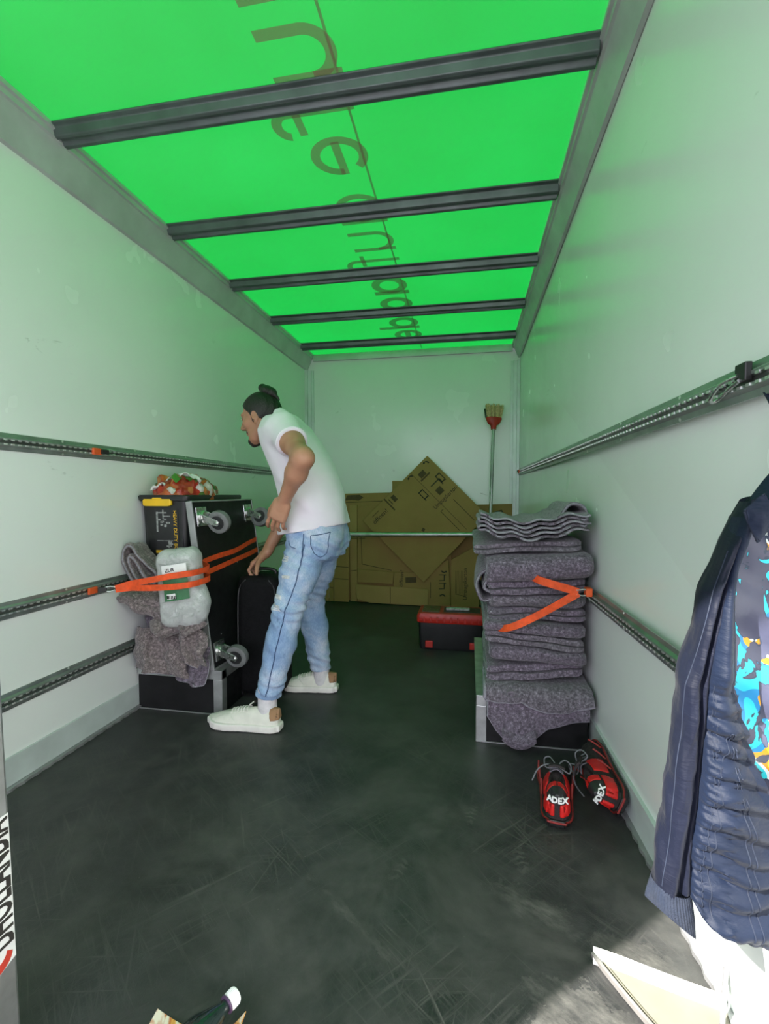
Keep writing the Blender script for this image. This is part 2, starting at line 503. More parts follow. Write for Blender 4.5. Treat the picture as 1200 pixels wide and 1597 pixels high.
M = {}
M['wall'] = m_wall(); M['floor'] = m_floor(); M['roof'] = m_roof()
M['film'] = m_film('brown_letter_film', (1.0, 0.50, 0.60))
M['seam'] = m_film('roof_seam', (0.5, 0.45, 0.5))
M['alu'] = simple('brushed_aluminium', (0.55, 0.56, 0.56), 0.42, 0.85, 0.10, 20)
M['roof_rail'] = simple('pale_anodised_rail', (0.56, 0.56, 0.58), 0.5, 0.35, 0.08, 5)
M['alu_dull'] = simple('dull_aluminium', (0.42, 0.42, 0.43), 0.5, 0.7, 0.12, 9)
M['bow'] = simple('dark_roof_bow_metal', (0.13, 0.15, 0.16), 0.38, 0.55, 0.15, 6)
M['rail'] = simple('galvanised_rail', (0.34, 0.38, 0.36), 0.36, 0.75, 0.12, 14)
M['rail_dark'] = simple('dark_rail_slot_steel', (0.10, 0.11, 0.10), 0.45, 0.6)  # dark steel of the strip along the rail's middle
M['stud'] = simple('bright_stud', (0.72, 0.73, 0.70), 0.3, 0.8)
M['kick'] = simple('pale_kick_plate', (0.60, 0.66, 0.65), 0.42, 0.15, 0.08, 5)
M['black_ply'] = simple('black_film_plywood', (0.010, 0.010, 0.011), 0.5, 0, 0.2, 14, spec=0.3)
M['asphalt'] = simple('asphalt', (0.16, 0.155, 0.15), 0.9, 0, 0.2, 30, 0.5, 120)

def st(o, label=None):
    o['kind'] = 'structure'
    if label: o['label'] = label
    return o

# ------------------------------------------------------------------ ground, floor, walls
st(G().box((-30, -30, -1.05), (30, 30, -0.95)).build('ground', M['asphalt']), 'grey asphalt yard outside the truck')
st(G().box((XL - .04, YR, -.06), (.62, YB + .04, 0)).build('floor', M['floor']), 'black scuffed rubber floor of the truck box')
st(G().box((XL - .04, YR, .0005), (XL, YB + .04, H)).build('wall_left', M['wall']), 'white scuffed laminate wall left of the load box')
st(G().box((XL, YB, .0005), (.5, YB + .04, H - .001)).build('wall_back', M['wall']), 'white end wall tinted green by the roof')
g = G()
ys = (YR, YB + .04)
vs = [(XR(y, z), y, max(z, .0005)) for y in ys for z in (0, H)] + [(.62, y, max(z, .0005)) for y in ys for z in (0, H)]
g.add(vs, [(0, 1, 3, 2), (4, 6, 7, 5), (0, 4, 5, 1), (2, 3, 7, 6), (1, 5, 7, 3), (0, 2, 6, 4)])
st(g.build('wall_right', M['wall']), 'white scuffed laminate wall right of the load box')
st(G().add([(XL + .068, YR, H + .001), (.362, YR, H + .001), (.362, YB - .002, H + .001), (XL + .068, YB - .002, H + .001)], [(0, 1, 2, 3)]).build('ceiling', M['roof']), 'translucent green plastic roof sheet')

# kick plates and floor edge strips
st(G().box((XL, .62, .012), (XL + .008, YB, .112)).build('baseboard_left', M['kick'], bevel=.002))
g = G()
vs = []
for y in (YR, YB):
    for z in (.012, .118):
        vs += [(XR(y, z) - .008, y, z), (XR(y, z) + .004, y, z)]
g.add(vs, [(0, 2, 6, 4), (1, 5, 7, 3), (0, 1, 3, 2), (4, 6, 7, 5), (2, 3, 7, 6), (0, 4, 5, 1)])
st(g.build('baseboard_right', M['kick']))
n_trim = 0
def trim(g, m, label, bevel=0):
    global n_trim
    n_trim += 1
    return st(g.build('trim_%d' % n_trim, m, bevel=bevel), label)
for side in (-1, 1):
    g = G()
    y = YR + .02
    base = lambda yy: XL if side < 0 else XR(yy, 0)
    # scalloped aluminium strip at the foot of the wall
    vs = []; N = 190
    for i in range(N):
        yy = lerp(YR + .01, YB - .01, i / (N - 1)); w = .020 + .005 * (i % 2)
        vs += [(base(yy) - side * .002, yy, .0115), (base(yy) - side * w, yy, .0115), (base(yy) - side * w, yy, .0005)]
    g.add(vs, [(i * 3 + a, (i + 1) * 3 + a, (i + 1) * 3 + a + 1, i * 3 + a + 1) for i in range(N - 1) for a in (0, 1)])
    trim(g, M['alu_dull'], 'toothed aluminium strip along the foot of the %s wall' % ('left' if side < 0 else 'right'))

# roof rails along both walls, header at the end wall
prof = [(0, 2.215), (.012, 2.225), (.058, 2.318), (.060, 2.349), (.090, 2.349), (.090, 2.338), (.066, 2.334), (.066, 2.318), (.020, 2.212), (0, 2.200)]
prof = [(0, 2.200), (.016, 2.204), (.062, 2.308), (.072, 2.311), (.072, 2.330), (.082, 2.333), (.082, 2.349), (0, 2.349)]
g = G(); g.prism([(XL + a, YR + .01, z) for a, z in prof], (0, YB - YR - .02, 0))
trim(g, M['roof_rail'], 'broad grey aluminium roof rail above the left wall')
prof = [(0, 2.225), (.014, 2.228), (.050, 2.312), (.060, 2.314), (.060, 2.332), (.070, 2.335), (.070, 2.349), (-.002, 2.349)]
g = G(); vs = []
for y in (YR + .01, YB - .01):
    vs += [(XR(y, z) - a, y, z) for a, z in prof]
k = len(prof)
g.add(vs, [tuple(range(k)), tuple(range(k, 2 * k))[::-1]] + [(i, (i + 1) % k, k + (i + 1) % k, k + i) for i in range(k)])
trim(g, M['roof_rail'], 'broad grey aluminium roof rail above the right wall')
trim(G().box((XL + .07, YB - .022, 2.285), (.37, YB - .001, 2.349)), M['roof_rail'], 'aluminium header where the end wall meets the roof', .004)
# corner posts: three-step profile
for x0, sgn, nm in ((XL, 1, 'left'), (.43, -1, 'right')):
    pr = [(0, 0), (.085, 0), (.085, -.012), (.062, -.014), (.060, -.026), (.028, -.030), (.026, -.050), (0, -.052)]
    g = G(); g.prism([(x0 + sgn * a * .9, YB + b, .001) for a, b in pr], (0, 0, 2.2))
    trim(g, M['kick'], 'stepped aluminium corner post, %s end corner' % nm)
# rear door frame posts behind the camera hold the roof over the opening
trim(G().box((XL - .04, YR - .02, -.06), (XL + .03, YR - .001, H + .06)), M['alu'], 'aluminium rear frame post by the open doors, left')
trim(G().box((.52, YR - .02, -.06), (.66, YR - .001, H + .06)), M['alu'], 'aluminium rear frame post by the open doors, right')
trim(G().box((XL + .031, YR - .02, H - .03), (.519, YR - .001, H + .06)), M['alu'], 'aluminium rear frame header over the open doors')

# roof bows
order = ['fifth', 'fourth', 'third', 'second', 'first']
for i, y in enumerate((1.53, 2.175, 2.785, 3.395, 4.035)):
    pr = [(-.050, 2.349), (-.050, 2.343), (-.034, 2.338), (-.026, 2.312), (-.014, 2.308), (-.006, 2.318), (.006, 2.318), (.014, 2.304), (.030, 2.304), (.038, 2.340), (.050, 2.343), (.050, 2.349)]
    g = G(); g.prism([(XL + .07, y + a, z) for a, z in pr], (.43 - .065 - XL - .07, 0, 0))
    tag(g.build('roof_bow', M['bow'], bevel=.003), '%s dark grooved roof bow from the end wall' % order[i], 'roof beam', 'roof bows under the green roof')

# lettering film and seam on the roof
def stroke_letter(ch, w, xh, t):
    """outline strokes in letter space: (a along the line, b up from the base)"""
    out = []
    def ring(cx, cy, rx, ry, a0=0, a1=360, n=40):
        vs = []; full = abs(a1 - a0) >= 360
        for i in range(n + (0 if full else 1)):
            q = math.radians(a0 + (a1 - a0) * i / n)
            vs += [(cx + rx * math.cos(q), cy + ry * math.sin(q)), (cx + (rx - t) * math.cos(q), cy + (ry - t) * math.sin(q))]
        m = len(vs) // 2
        fs = [(2 * i, 2 * i + 1, (2 * i + 3) % len(vs), (2 * i + 2) % len(vs)) for i in range(m if full else m - 1)]
        out.append((vs, fs))
    def bar(a0, b0, a1, b1): out.append(([(a0, b0), (a1, b0), (a1, b1), (a0, b1)], [(0, 1, 2, 3)]))
    if ch in 'ado':
        ring((w - (0 if ch == 'o' else t * .35)) / 2, xh / 2, (w - (0 if ch == 'o' else t * .35)) / 2, xh / 2)
        if ch == 'a': bar(w - t, 0, w, xh)
        if ch == 'd': bar(w - t, 0, w, xh * 1.42)
    if ch == 'u':
        ring(w / 2, w / 2, w / 2, w / 2, 180, 360); bar(0, w / 2, t, xh); bar(w - t, 0, w, xh)
    if ch == 'e':
        ring(w / 2, xh / 2, w / 2, xh / 2, 0, 318); bar(t * .7, xh / 2 - t * .45, w - t * .1, xh / 2 + t * .45)
    if ch == 't':
        bar(0, 0, t, xh * 1.1); ring(w * .55, xh * 1.1, w * .55, xh * .28, 180, 10, 24); bar(-t * .1, xh * .86, w * .95, xh * .86 + t * .8)
    if ch == 'f':
        bar(w * .35, 0, w * .35 + t, xh * 1.1); ring(w * .35 + w * .5, xh * 1.1, w * .5, xh * .28, 180, 20, 24); bar(0, xh * .86, w * .9, xh * .86 + t * .8)
    if ch == '.': ring(w / 2, w / 2, w / 2, w / 2); out[-1] = ([(w / 2 + w / 2 * math.cos(i * .5236), w / 2 + w / 2 * math.sin(i * .5236)) for i in range(12)], [tuple(range(12))])
    if ch == 'l': bar(0, 0, w, xh)
    return out
roof_text = thing('roof_lettering', 'mirrored brown lettering stuck along the green roof', 'lettering', (-.41, 1.2, H))
for ch, y0, y1, t in (('l', 1.195, 1.242, .04), ('u', 1.308, 1.498, .036), ('t', 1.590, 1.717, .037), ('e', 1.735, 1.945, .037), ('a', 2.076, 2.303, .034), ('u', 2.378, 2.565, .030), ('f', 2.610, 2.745, .030),
                      ('a', 2.887, 3.137, .052), ('o', 3.187, 3.405, .052), ('.', 3.436, 3.520, .05), ('d', 3.554, 3.795, .052), ('e', 3.829, 4.05, .052)):
    for k, (vs, fs) in enumerate(stroke_letter(ch, y1 - y0, .228 if ch != 'l' else .23, t)):
        g = G() if k == 0 else g
        z = H - .0004 * k
        g.add([(-.402 - b, y0 + a, z) for a, b in vs], fs)
    g.build('letter', M['film'], roof_text)
g = G(); g.add([(-.400, YR, H + .0002), (-.409, YR, H + .0002), (-.447, YB - .03, H + .0002), (-.438, YB - .03, H + .0002)], [(0, 1, 2, 3)])
trim(g, M['seam'], 'thin dark seam along the middle of the green roof')

# ------------------------------------------------------------------ lashing rails
def lash_rail(wallx, sgn, y0, y1, zc, label, half=.030):
    r = thing('lashing_rail', label, 'rail', (wallx((y0 + y1) / 2, zc), (y0 + y1) / 2, zc), 'perforated lashing rails on the walls')
    def run(pr, name, m):
        g = G(); vs = []
        for y in (y0, y1):
            vs += [(wallx(y, zc + z) - sgn * a, y, zc + z) for a, z in pr]
        k = len(pr)
        g.add(vs, [tuple(range(k)), tuple(range(k, 2 * k))[::-1]] + [(i, (i + 1) % k, k + (i + 1) % k, k + i) for i in range(k)])
        return g.build(name, m, r)
    h = half
    run([(0, -h), (.004, -h), (.006, -h * .55), (.006, h * .55), (.004, h), (0, h)], 'base_plate', M['rail'])
    run([(.006, h * .18), (.015, h * .22), (.015, h * .42), (.006, h * .6)], 'ridge', M['rail'])
    run([(.006, -h * .18), (.015, -h * .22), (.015, -h * .42), (.006, -h * .6)], 'ridge', M['rail'])
    run([(.006, -h * .17), (.008, -h * .17), (.008, h * .17), (.006, h * .17)], 'slot', M['rail_dark'])
    g = G(); y = y0 + .012
    while y < y1:
        for zz in (h * .20, -h * .30):
            c = (wallx(y, zc + zz) - sgn * .0145, y, zc + zz)
            g.obox(c, ((1, 0, 0), (0, 1, 0), (0, 0, 1)), (.0022, .0055, .0026))
        y += .026
    o = g.build('tooth_row', M['stud'], r); o['kind'] = 'stuff'
    y = y0 + .15
    while y < y1:
        for zz in (h * .82, -h * .82):
            G().lathe((wallx(y, zc + zz) - sgn * .0035, y, zc + zz), (-sgn, 0, 0), [(0, .005), (.002, .0045), (.003, .002)], 8).build('rivet', M['stud'], r)
        y += .4
    return r
wl = lambda y, z: XL
lash_rail(wl, -1, .62, YB - .06, 1.197, 'upper perforated lashing rail on the left wall, above the black bin')
lash_rail(wl, -1, .62, YB - .06, .620, 'middle perforated lashing rail on the left wall where the strap is hooked')
lash_rail(wl, -1, .62, YB - .06, .306, 'lowest perforated lashing rail on the left wall')
lash_rail(XR, 1, .62, YB - .06, 1.212, 'upper perforated lashing rail on the right wall above the jacket')
lash_rail(XR, 1, .62, YB - .06, .620, 'lower perforated lashing rail on the right wall behind the blanket stack')

# ------------------------------------------------------------------ wheel arch boxes
def arch(x0, x1, y0, y1, h, inner, label):
    """inner: x of the edge towards the aisle"""
    t = thing('wheel_arch_box', label, 'wheel arch', ((x0 + x1) / 2, (y0 + y1) / 2, 0))
    G().box((x0 + .004, y0 + .004, .001), (x1 - .004, y1 - .004, h - .004)).build('body', M['black_ply'], t)
    s = 1 if inner > (x0 + x1) / 2 else -1
    e = .042
    def ang(name, lo, hi): return G().box(lo, hi).build(name, M['alu'], t, bevel=.0015)
    ang('top_edge_angle', (x0, y0, h - e), (x1, y0 + .003, h))
    ang('top_edge_angle', (x0, y0, h - .003), (x1, y0 + e, h))
    xa, xb = (inner - e, inner) if s > 0 else (inner, inner + e)
    ang('corner_angle', (xa, y0 - .001, .001), (xb, y0 + .003, h - e))
    xi = (inner - .003, inner + .001) if s > 0 else (inner - .001, inner + .003)
    ang('corner_angle', (xi[0], y0, .001), (xi[1], y0 + e, h))
    ang('top_edge_angle', (xi[0], y0, h - e), (xi[1], y1, h))
    ang('top_edge_angle', (xa, y0, h - .0025), (xb, y1, h + .0005))
    G().box((x0, y0 - .006, .001), (x1, y0, .005)).build('foot_strip', M['alu_dull'], t)
    return t
arch(XL + .009, -1.115, 1.95, 2.72, .205, -1.115, 'black wheel arch box with aluminium edges under the left blanket heap')
arch(.032, .47, 1.93, 2.72, .192, .032, 'black wheel arch box with aluminium edges under the tall blanket stack')
# ------------------------------------------------------------------ object materials
def m_felt(name, tint):
    n = NT(name)
    v = n.mapped((1, 1, 1))
    a = n.noise(95.0, 4, 0.75); b = n.noise(230.0, 2, 0.6)
    c = n.ramp(a, [(0.28, tuple(x * .35 for x in tint)), (0.48, tint), (0.60, tuple(x * 1.7 for x in tint)), (0.74, tuple(min(.6, x * 3.6) for x in tint))])
    f = n.ramp(b, [(0.66, 0.0), (0.72, 0.75)])
    n.set(n.mixc(f, c, (0.42, 0.40, 0.42)), 0.97, 0, 0.15, Sheen_Weight=0.25)
    n.bump(n.math('ADD', a, n.math('MULTIPLY', n.noise(16.0, 3), 1.2)), 0.55, 0.006)
    return n.m
M['felt'] = m_felt('grey_purple_felt', (0.118, 0.098, 0.126))
M['felt_grey'] = m_felt('grey_felt', (0.124, 0.110, 0.130))
M['felt_brown'] = m_felt('brown_grey_felt', (0.148, 0.122, 0.122))
M['hem'] = simple('pale_hem_yarn', (0.30, 0.29, 0.33), 0.95, 0, 0.2, 60, 0.4, 200)
M['orange'] = simple('orange_webbing', (0.80, 0.085, 0.012), 0.7, 0, 0.12, 40, 0.3, 400)
M['orange_pl'] = simple('orange_strap_stub', (0.72, 0.10, 0.02), 0.6)
M['steel'] = simple('zinc_steel', (0.62, 0.63, 0.62), 0.28, 0.95, 0.1, 25)
M['black_pl'] = simple('black_plastic', (0.013, 0.013, 0.014), 0.38, 0, 0.15, 20, 0.1, 150)
M['dark_steel'] = simple('black_steel', (0.03, 0.03, 0.03), 0.4, 0.5)
M['tyre'] = simple('grey_rubber_tyre', (0.17, 0.175, 0.175), 0.6, 0, 0.12, 30)
M['hub'] = simple('black_wheel_hub', (0.02, 0.02, 0.022), 0.4)
M['yellow'] = simple('yellow_plastic', (0.83, 0.50, 0.015), 0.42, 0, 0.06)
M['print_yellow'] = simple('yellow_print', (0.70, 0.42, 0.02), 0.6, 0, 0.1)
M['print_grey'] = simple('grey_print', (0.36, 0.37, 0.36), 0.6, 0, 0.3, 70)
M['label_black'] = simple('black_label', (0.02, 0.02, 0.022), 0.5)
M['print_black'] = simple('black_print', (0.025, 0.022, 0.018), 0.8)
M['green_label'] = simple('green_label', (0.035, 0.16, 0.06), 0.45, 0, 0.15, 30)
M['white_label'] = simple('white_label', (0.75, 0.76, 0.74), 0.5, 0, 0.05)
def m_poly():
    n = NT('milky_plastic_film')
    n.set(n.ramp(n.noise(9, 4), [(0.3, (0.74, 0.77, 0.76)), (0.7, (0.88, 0.90, 0.89))]), 0.24, 0, 0.6, Coat_Weight=0.5, Coat_Roughness=0.12)
    n.bump(n.noise(26.0, 6, 0.75, dist=2.2), 0.9, 0.03)
    return n.m
M['poly'] = m_poly()
def m_card(name, base, dark):
    n = NT(name)
    w = n.noise(1.0, 3, 0.5, n.mapped((140, 140, 2)))
    c = n.ramp(n.noise(3.0, 4), [(0.3, dark), (0.7, base)])
    n.set(n.mixc(n.ramp(w, [(0.4, 0.0), (0.7, 0.14)]), c, dark), 0.85, 0, 0.25)
    n.bump(w, 0.12, 0.003)
    return n.m
M['card'] = m_card('brown_cardboard', (0.36, 0.235, 0.085), (0.30, 0.19, 0.07))
M['card_b'] = m_card('pale_brown_cardboard', (0.41, 0.28, 0.11), (0.34, 0.225, 0.085))
M['card_c'] = m_card('dark_brown_cardboard', (0.30, 0.19, 0.07), (0.25, 0.155, 0.06))
M['red_pl'] = simple('red_plastic', (0.50, 0.022, 0.012), 0.45, 0, 0.1)
M['bristle'] = simple('straw_bristle', (0.72, 0.52, 0.30), 0.8, 0, 0.25, 80)
M['suit'] = simple('black_suitcase_fabric', (0.006, 0.006, 0.007), 0.75, 0, 0.2, 50, 0.2, 300, 0.2)
M['cap'] = simple('white_cap_plastic', (0.85, 0.86, 0.85), 0.4, 0, 0.04)
M['cream_pl'] = simple('cream_plastic', (0.24, 0.22, 0.17), 0.45, 0, 0.1, 7)
M['white_pl'] = simple('white_plastic_lip', (0.66, 0.66, 0.63), 0.4, 0, 0.05)

# ------------------------------------------------------------------ folded blankets
def ribbon_solid(path, th, place, M_, hem_at=(), hem_r=.0032, hem_len=False):
    """path: 2-D centre line (s, z); place(s, z, e) -> 3-D, e in 0..1 across the width. Returns (solid, [hem tubes])"""
    P = [Vector((a, b, 0)) for a, b in path]; n = len(P)
    up, lo = [], []
    for i in range(n):
        t = (P[min(i + 1, n - 1)] - P[max(i - 1, 0)]); t.normalize()
        nn = Vector((-t.y, t.x, 0))
        h = th / 2 * (0.75 if i in (0, n - 1) else 1)
        up.append(P[i] + nn * h); lo.append(P[i] - nn * h)
    loop = up + lo[::-1]; k = len(loop)
    g = G(); vs = []
    for j in range(M_):
        e = j / (M_ - 1)
        vs += [place(q.x, q.y, e) for q in loop]
    fs = [(j * k + i, j * k + (i + 1) % k, (j + 1) * k + (i + 1) % k, (j + 1) * k + i) for j in range(M_ - 1) for i in range(k)]
    for j in (0, M_ - 1):
        for i in range(n - 1):
            q = (j * k + i, j * k + i + 1, j * k + k - 2 - i, j * k + k - 1 - i)
            fs.append(q if j else q[::-1])
    g.add(vs, fs)
    hems = []
    for e in hem_at:
        hems.append([place(p.x, p.y, e) for p in P])
    if hem_len:
        for idx in hem_len:
            hems.append([place(P[idx].x, P[idx].y, j / (M_ - 1)) for j in range(M_)])
    return g, hems

def zigzag(D, h, n, start_front=False, m=9, arc=6):
    """fold path: n layers deep D, total height h; front is s = 0"""
    t = h / n; r = t / 2
    pts = []
    at_front = start_front
    for i in range(n):
        z = (i + .5) * t
        a, b = (r, D - r) if at_front else (D - r, r)
        pts += [(lerp(a, b, q / (m - 1)), z) for q in range(m)]
        if i < n - 1:
            cx = b; sg = -1 if not at_front else 1
            for q in range(1, arc):
                an = -math.pi / 2 + math.pi * q / arc
                pts.append((cx + sg * r * math.cos(an), z + r + r * math.sin(an)))
        at_front = not at_front
    return pts

def stack_warp(amp, seed):
    def w(x, y, z):
        a = nz((x * 3.2, y * 2.2, z * 2.0), 1, seed); b = nz((x * 6, y * 3, z * 13), 1, seed + 3); c = nz((x * 22, y * 22, z * 26), 1, seed + 5)
        return (x + amp * .35 * nz((z * 15, y * 3, 1.7), 1, seed + 9), y + amp * b + .0035 * c, z + amp * .75 * a + .003 * nz((x * 18, y * 16, z * 20), 1, seed + 7))
    return w

def blanket_x(t, x0, x1, y0, D, z0, h, n, warp, m, start=False, hem=True, slant=0.0, M_=34):
    """folds face the opening; the layered side shows at the aisle end"""
    path = zigzag(D, h, n, start)
    th = h / n * .97
    jit = [random.uniform(-.016, .016) for _ in range(2)]
    def place(s, z, e):
        x = lerp(x0, x1, e)
        rd = max(0, (e - .90) / .10) ** 2 + max(0, (.06 - e) / .06) ** 2 * .5
        y = y0 + s + (jit[0] * (1 - e) + jit[1] * e) + .030 * rd * max(0, 1 - s / .15)
        z = h / 2 + (z - h / 2) * (1 - .22 * rd) + .006 * nz((x * 9, z0 * 40, 0), 1, 3)
        zz = z0 + z + slant * (x - (x0 + x1) / 2)
        return Vector(warp(x, y, zz))
    g, hems = ribbon_solid(path, th, place, M_, hem_at=(0.004, .03) if hem else ())
    g.build('folded_cloth', m, t, smooth=55)
    for k, hp in enumerate(hems):
        G().tube([Vector(p) + Vector((-.002 if k == 0 else 0, -.004 * k, 0)) for p in hp], .0028, 5).build('hem', M['hem'], t)

def felt_thing(label, loc, grp): return thing('felt_blanket', label, 'blanket', loc, grp)

random.seed(11)
W1 = stack_warp(.034, 4)
tall = 'felt blankets in the tall stack'
ordinals = ['lowest folded', 'second lowest folded', 'third lowest folded', 'fourth lowest folded', 'middle folded', 'sixth lowest folded', 'seventh lowest folded', 'thick double-folded', 'thin folded']
spec = [(.258, .066, 2, .075, .455, 1.930, .05), (.327, .062, 2, .085, .462, 1.935, -.07), (.391, .056, 2, .070, .452, 1.925, -.10), (.449, .052, 2, .062, .462, 1.945, -.08), (.503, .054, 2, .075, .458, 1.935, .00),
        (.559, .056, 2, .085, .460, 1.945, .02), (.617, .062, 2, .080, .462, 1.935, .03), (.681, .108, 2, .066, .470, 1.920, .05), (.792, .042, 2, .022, .440, 1.945, .04)]
for i, (z0, h, n, x0, x1, y0, sl) in enumerate(spec):
    t = felt_thing('%s grey felt blanket in the tall stack tied with the orange strap' % ordinals[i], ((x0 + x1) / 2, 2.2, z0), tall)
    blanket_x(t, x0, x1, y0, .60 + random.uniform(-.04, .04), z0, h * .985, n, W1, (M['felt'], M['felt'], M['felt_grey'])[i % 3 if i != 7 else 0], i % 2 == 0 and i not in (7,), slant=sl)
# a loose end bulging out of the aisle side of the stack
t = felt_thing('bunched end of a grey blanket bulging from the aisle side of the stack', (.06, 1.99, .62), tall)
pts = [(.105, .600), (.062, .585), (.036, .612), (.032, .655), (.048, .700), (.075, .715), (.100, .700), (.078, .675), (.062, .645), (.082, .628), (.105, .632)]
g, hems = ribbon_solid([(p.x, p.y) for p in smoothpath([(a, b, 0) for a, b in pts], 36)], .014, lambda s, z, e: Vector(W1(s, lerp(1.975, 2.35, e), z)), 14, hem_at=(.0,))
g.build('folded_cloth', M['felt'], t, smooth=60)
for hp in hems: G().tube(hp, .003, 5).build('hem', M['hem'], t)

# topmost blanket: open layered edges facing out, wavy, right end thrown up
t = felt_thing('topmost grey blanket with wavy open edges on the tall stack', (.25, 2.2, .845), tall)
def top_wave(x, k):
    u = (x - .03) / .42
    return .010 * math.sin(u * 9 + k * .7) * u + .007 * math.sin(u * 23 + k) + .052 * max(0, u - .62) ** 1.3 * 2.2 + .018 * math.exp(-((u - .05) / .1) ** 2)
L = 5; lay = .0165; pp = []
for i in range(L):
    xs = np.linspace(.045, .455 - .02 * (i % 2), 26)
    if i % 2 == 0: xs = xs[::-1]
    pp += [(float(x), .848 + i * lay + top_wave(x, i * .35)) for x in xs]
    if i < L - 1:
        xe = pp[-1][0]; sg = -1 if i % 2 == 0 else 1
        zc = .848 + (i + .5) * lay + top_wave(xe, i * .35)
        pp += [(xe + sg * lay * .55 * math.cos(q), zc + lay * .5 * math.sin(q)) for q in (-.9, -.3, .3, .9)]
def place_top(s, z, e):
    y = 1.905 + .52 * e + .010 * nz((s * 9, z * 30, 0), 1, 2) * (1 - e) + .012 * math.sin(z * 260) * (1 - e)
    return Vector((s, y, z + .012 * nz((s * 6, y * 5, 0), 1, 8)))
g, hems = ribbon_solid(pp, .0105, place_top, 16, hem_at=(-.004,))
g.build('folded_cloth', M['felt_grey'], t, smooth=60)
for hp in hems: G().tube(hp, .0042, 6).build('hem', M['hem'], t)
pts = [(.36, .93), (.385, .965), (.41, .978), (.44, .972), (.458, .945), (.462, .90)]
g, hems = ribbon_solid([(p.x, p.y) for p in smoothpath([(a, b, 0) for a, b in pts], 20)], .012, lambda s, z, e: Vector((s, lerp(1.97, 2.35, e), z + .01 * nz((s * 9, e * 4, 0)))), 12, hem_at=(0,))
g.build('thrown_up_corner', M['felt_grey'], t, smooth=60)
for hp in hems: G().tube(hp, .0035, 6).build('hem', M['hem'], t)

# blankets draped over the front of the wheel arch
def drape(t, x0, x1, yb, yf, ztop, hang, m, seed, th=.010, bul=.02, nu=44, nv=40, front_wave=.01):
    def fn(u, v):
        x = lerp(x0, x1, u)
        Ltop = yb - yf; Lh = max(.012, hang(u)); s = v * (Ltop + Lh)
        if s < Ltop:
            y = yb - s; z = ztop
            k = max(0, 1 - (Ltop - s) / .03); z -= .010 * k * k
        else:
            q = s - Ltop; y = yf - bul * math.sin(min(1, q / max(Lh, .03)) * 2.2) * .8; z = ztop - .010 - q
        fall = min(1, max(0, (s - Ltop + .08) / .12))
        y -= front_wave * fall * (math.sin(u * 17 + seed) * .5 + nz((u * 6, v * 3, 0), 1, seed) + .2)
        z += .006 * nz((u * 7, v * 6, 1), 1, seed + 2) * (1 if s < Ltop else .3)
        return (x + .012 * nz((u * 3, v * 4, 2), 1, seed + 4), y, max(z, .012))
    g = G(); g.shell(fn, nu, nv, th); g.build('draped_cloth', m, t, smooth=60)
    edge = [fn(i / 59, 1) for i in range(60)]
    G().tube(edge, th * .46, 6).build('hem', M['hem'], t)
    G().tube([fn(0, .55 + .45 * i / 29) for i in range(30)], th * .42, 6).build('hem', M['hem'], t)
    return fn
t = felt_thing('grey blanket whose corner hangs over the front of the wheel arch box', (.25, 2.1, .2), tall)
drape(t, .078, .462, 2.35, 1.918, .203, lambda u: interp([0, .1, .22, .34, .45, .60, .8, 1], [.070, .125, .172, .186, .170, .100, .075, .050], u), M['felt'], 3, front_wave=.012)
# folded-back inside of the hanging corner
g = G(); g.shell(lambda u, v: (lerp(.135, .262, u), 1.893 - .020 * math.sin(v * 2.6) - .004 * v, .012 + lerp(.055, .0, v) * (1 - .55 * (2 * u - 1) ** 2) + .045 * (2 * u - 1) ** 2 * (1 - .3 * v)), 22, 8, .009)
g.build('turned_up_corner', M['felt'], t, smooth=60)
t = felt_thing('grey blanket with a curved hem lying loosely at the foot of the tall stack', (.26, 2.1, .23), tall)
drape(t, .070, .478, 2.35, 1.905, .243, lambda u: interp([0, .12, .25, .35, .42, .6, .75, .9, 1], [.030, .045, .040, .030, .052, .070, .062, .046, .030], u), M['felt_grey'], 8, th=.024, bul=.012, front_wave=.022)
g, hems = ribbon_solid([(p.x, p.y) for p in smoothpath([(.20, .222, 0), (.17, .212, 0), (.152, .222, 0), (.160, .238, 0), (.178, .236, 0), (.176, .226, 0)], 20)], .007, lambda s, z, e: Vector((s, lerp(1.878, 1.915, e), z)), 5, hem_at=(0,))
g.build('curled_hem', M['felt_grey'], t, smooth=60)

# ------------------------------------------------------------------ left heap of blankets
heap = 'felt blankets heaped under the black bin'
W2 = stack_warp(.055, 21)
random.seed(5)
for i, (z0, h, x0, x1, y0, sl, lab) in enumerate(((.217, .070, -1.535, -1.185, 1.965, .02, 'lowest rumpled brown-grey blanket under the heap'), (.290, .072, -1.53, -1.19, 1.955, -.06, 'second rumpled brown-grey blanket of the heap'),
        (.365, .075, -1.52, -1.20, 1.960, .05, 'third rumpled brown-grey blanket of the heap'), (.443, .075, -1.53, -1.205, 1.965, -.04, 'fourth rumpled brown-grey blanket of the heap'), (.521, .070, -1.53, -1.215, 1.98, .0, 'topmost flat brown-grey blanket carrying the black bin'))):
    t = felt_thing(lab, ((x0 + x1) / 2, 2.2, z0), heap)
    blanket_x(t, x0, x1, y0, .52, z0, h * .97, 2, W2, M['felt_brown'] if i % 2 else M['felt'], i % 2 == 1, slant=sl)
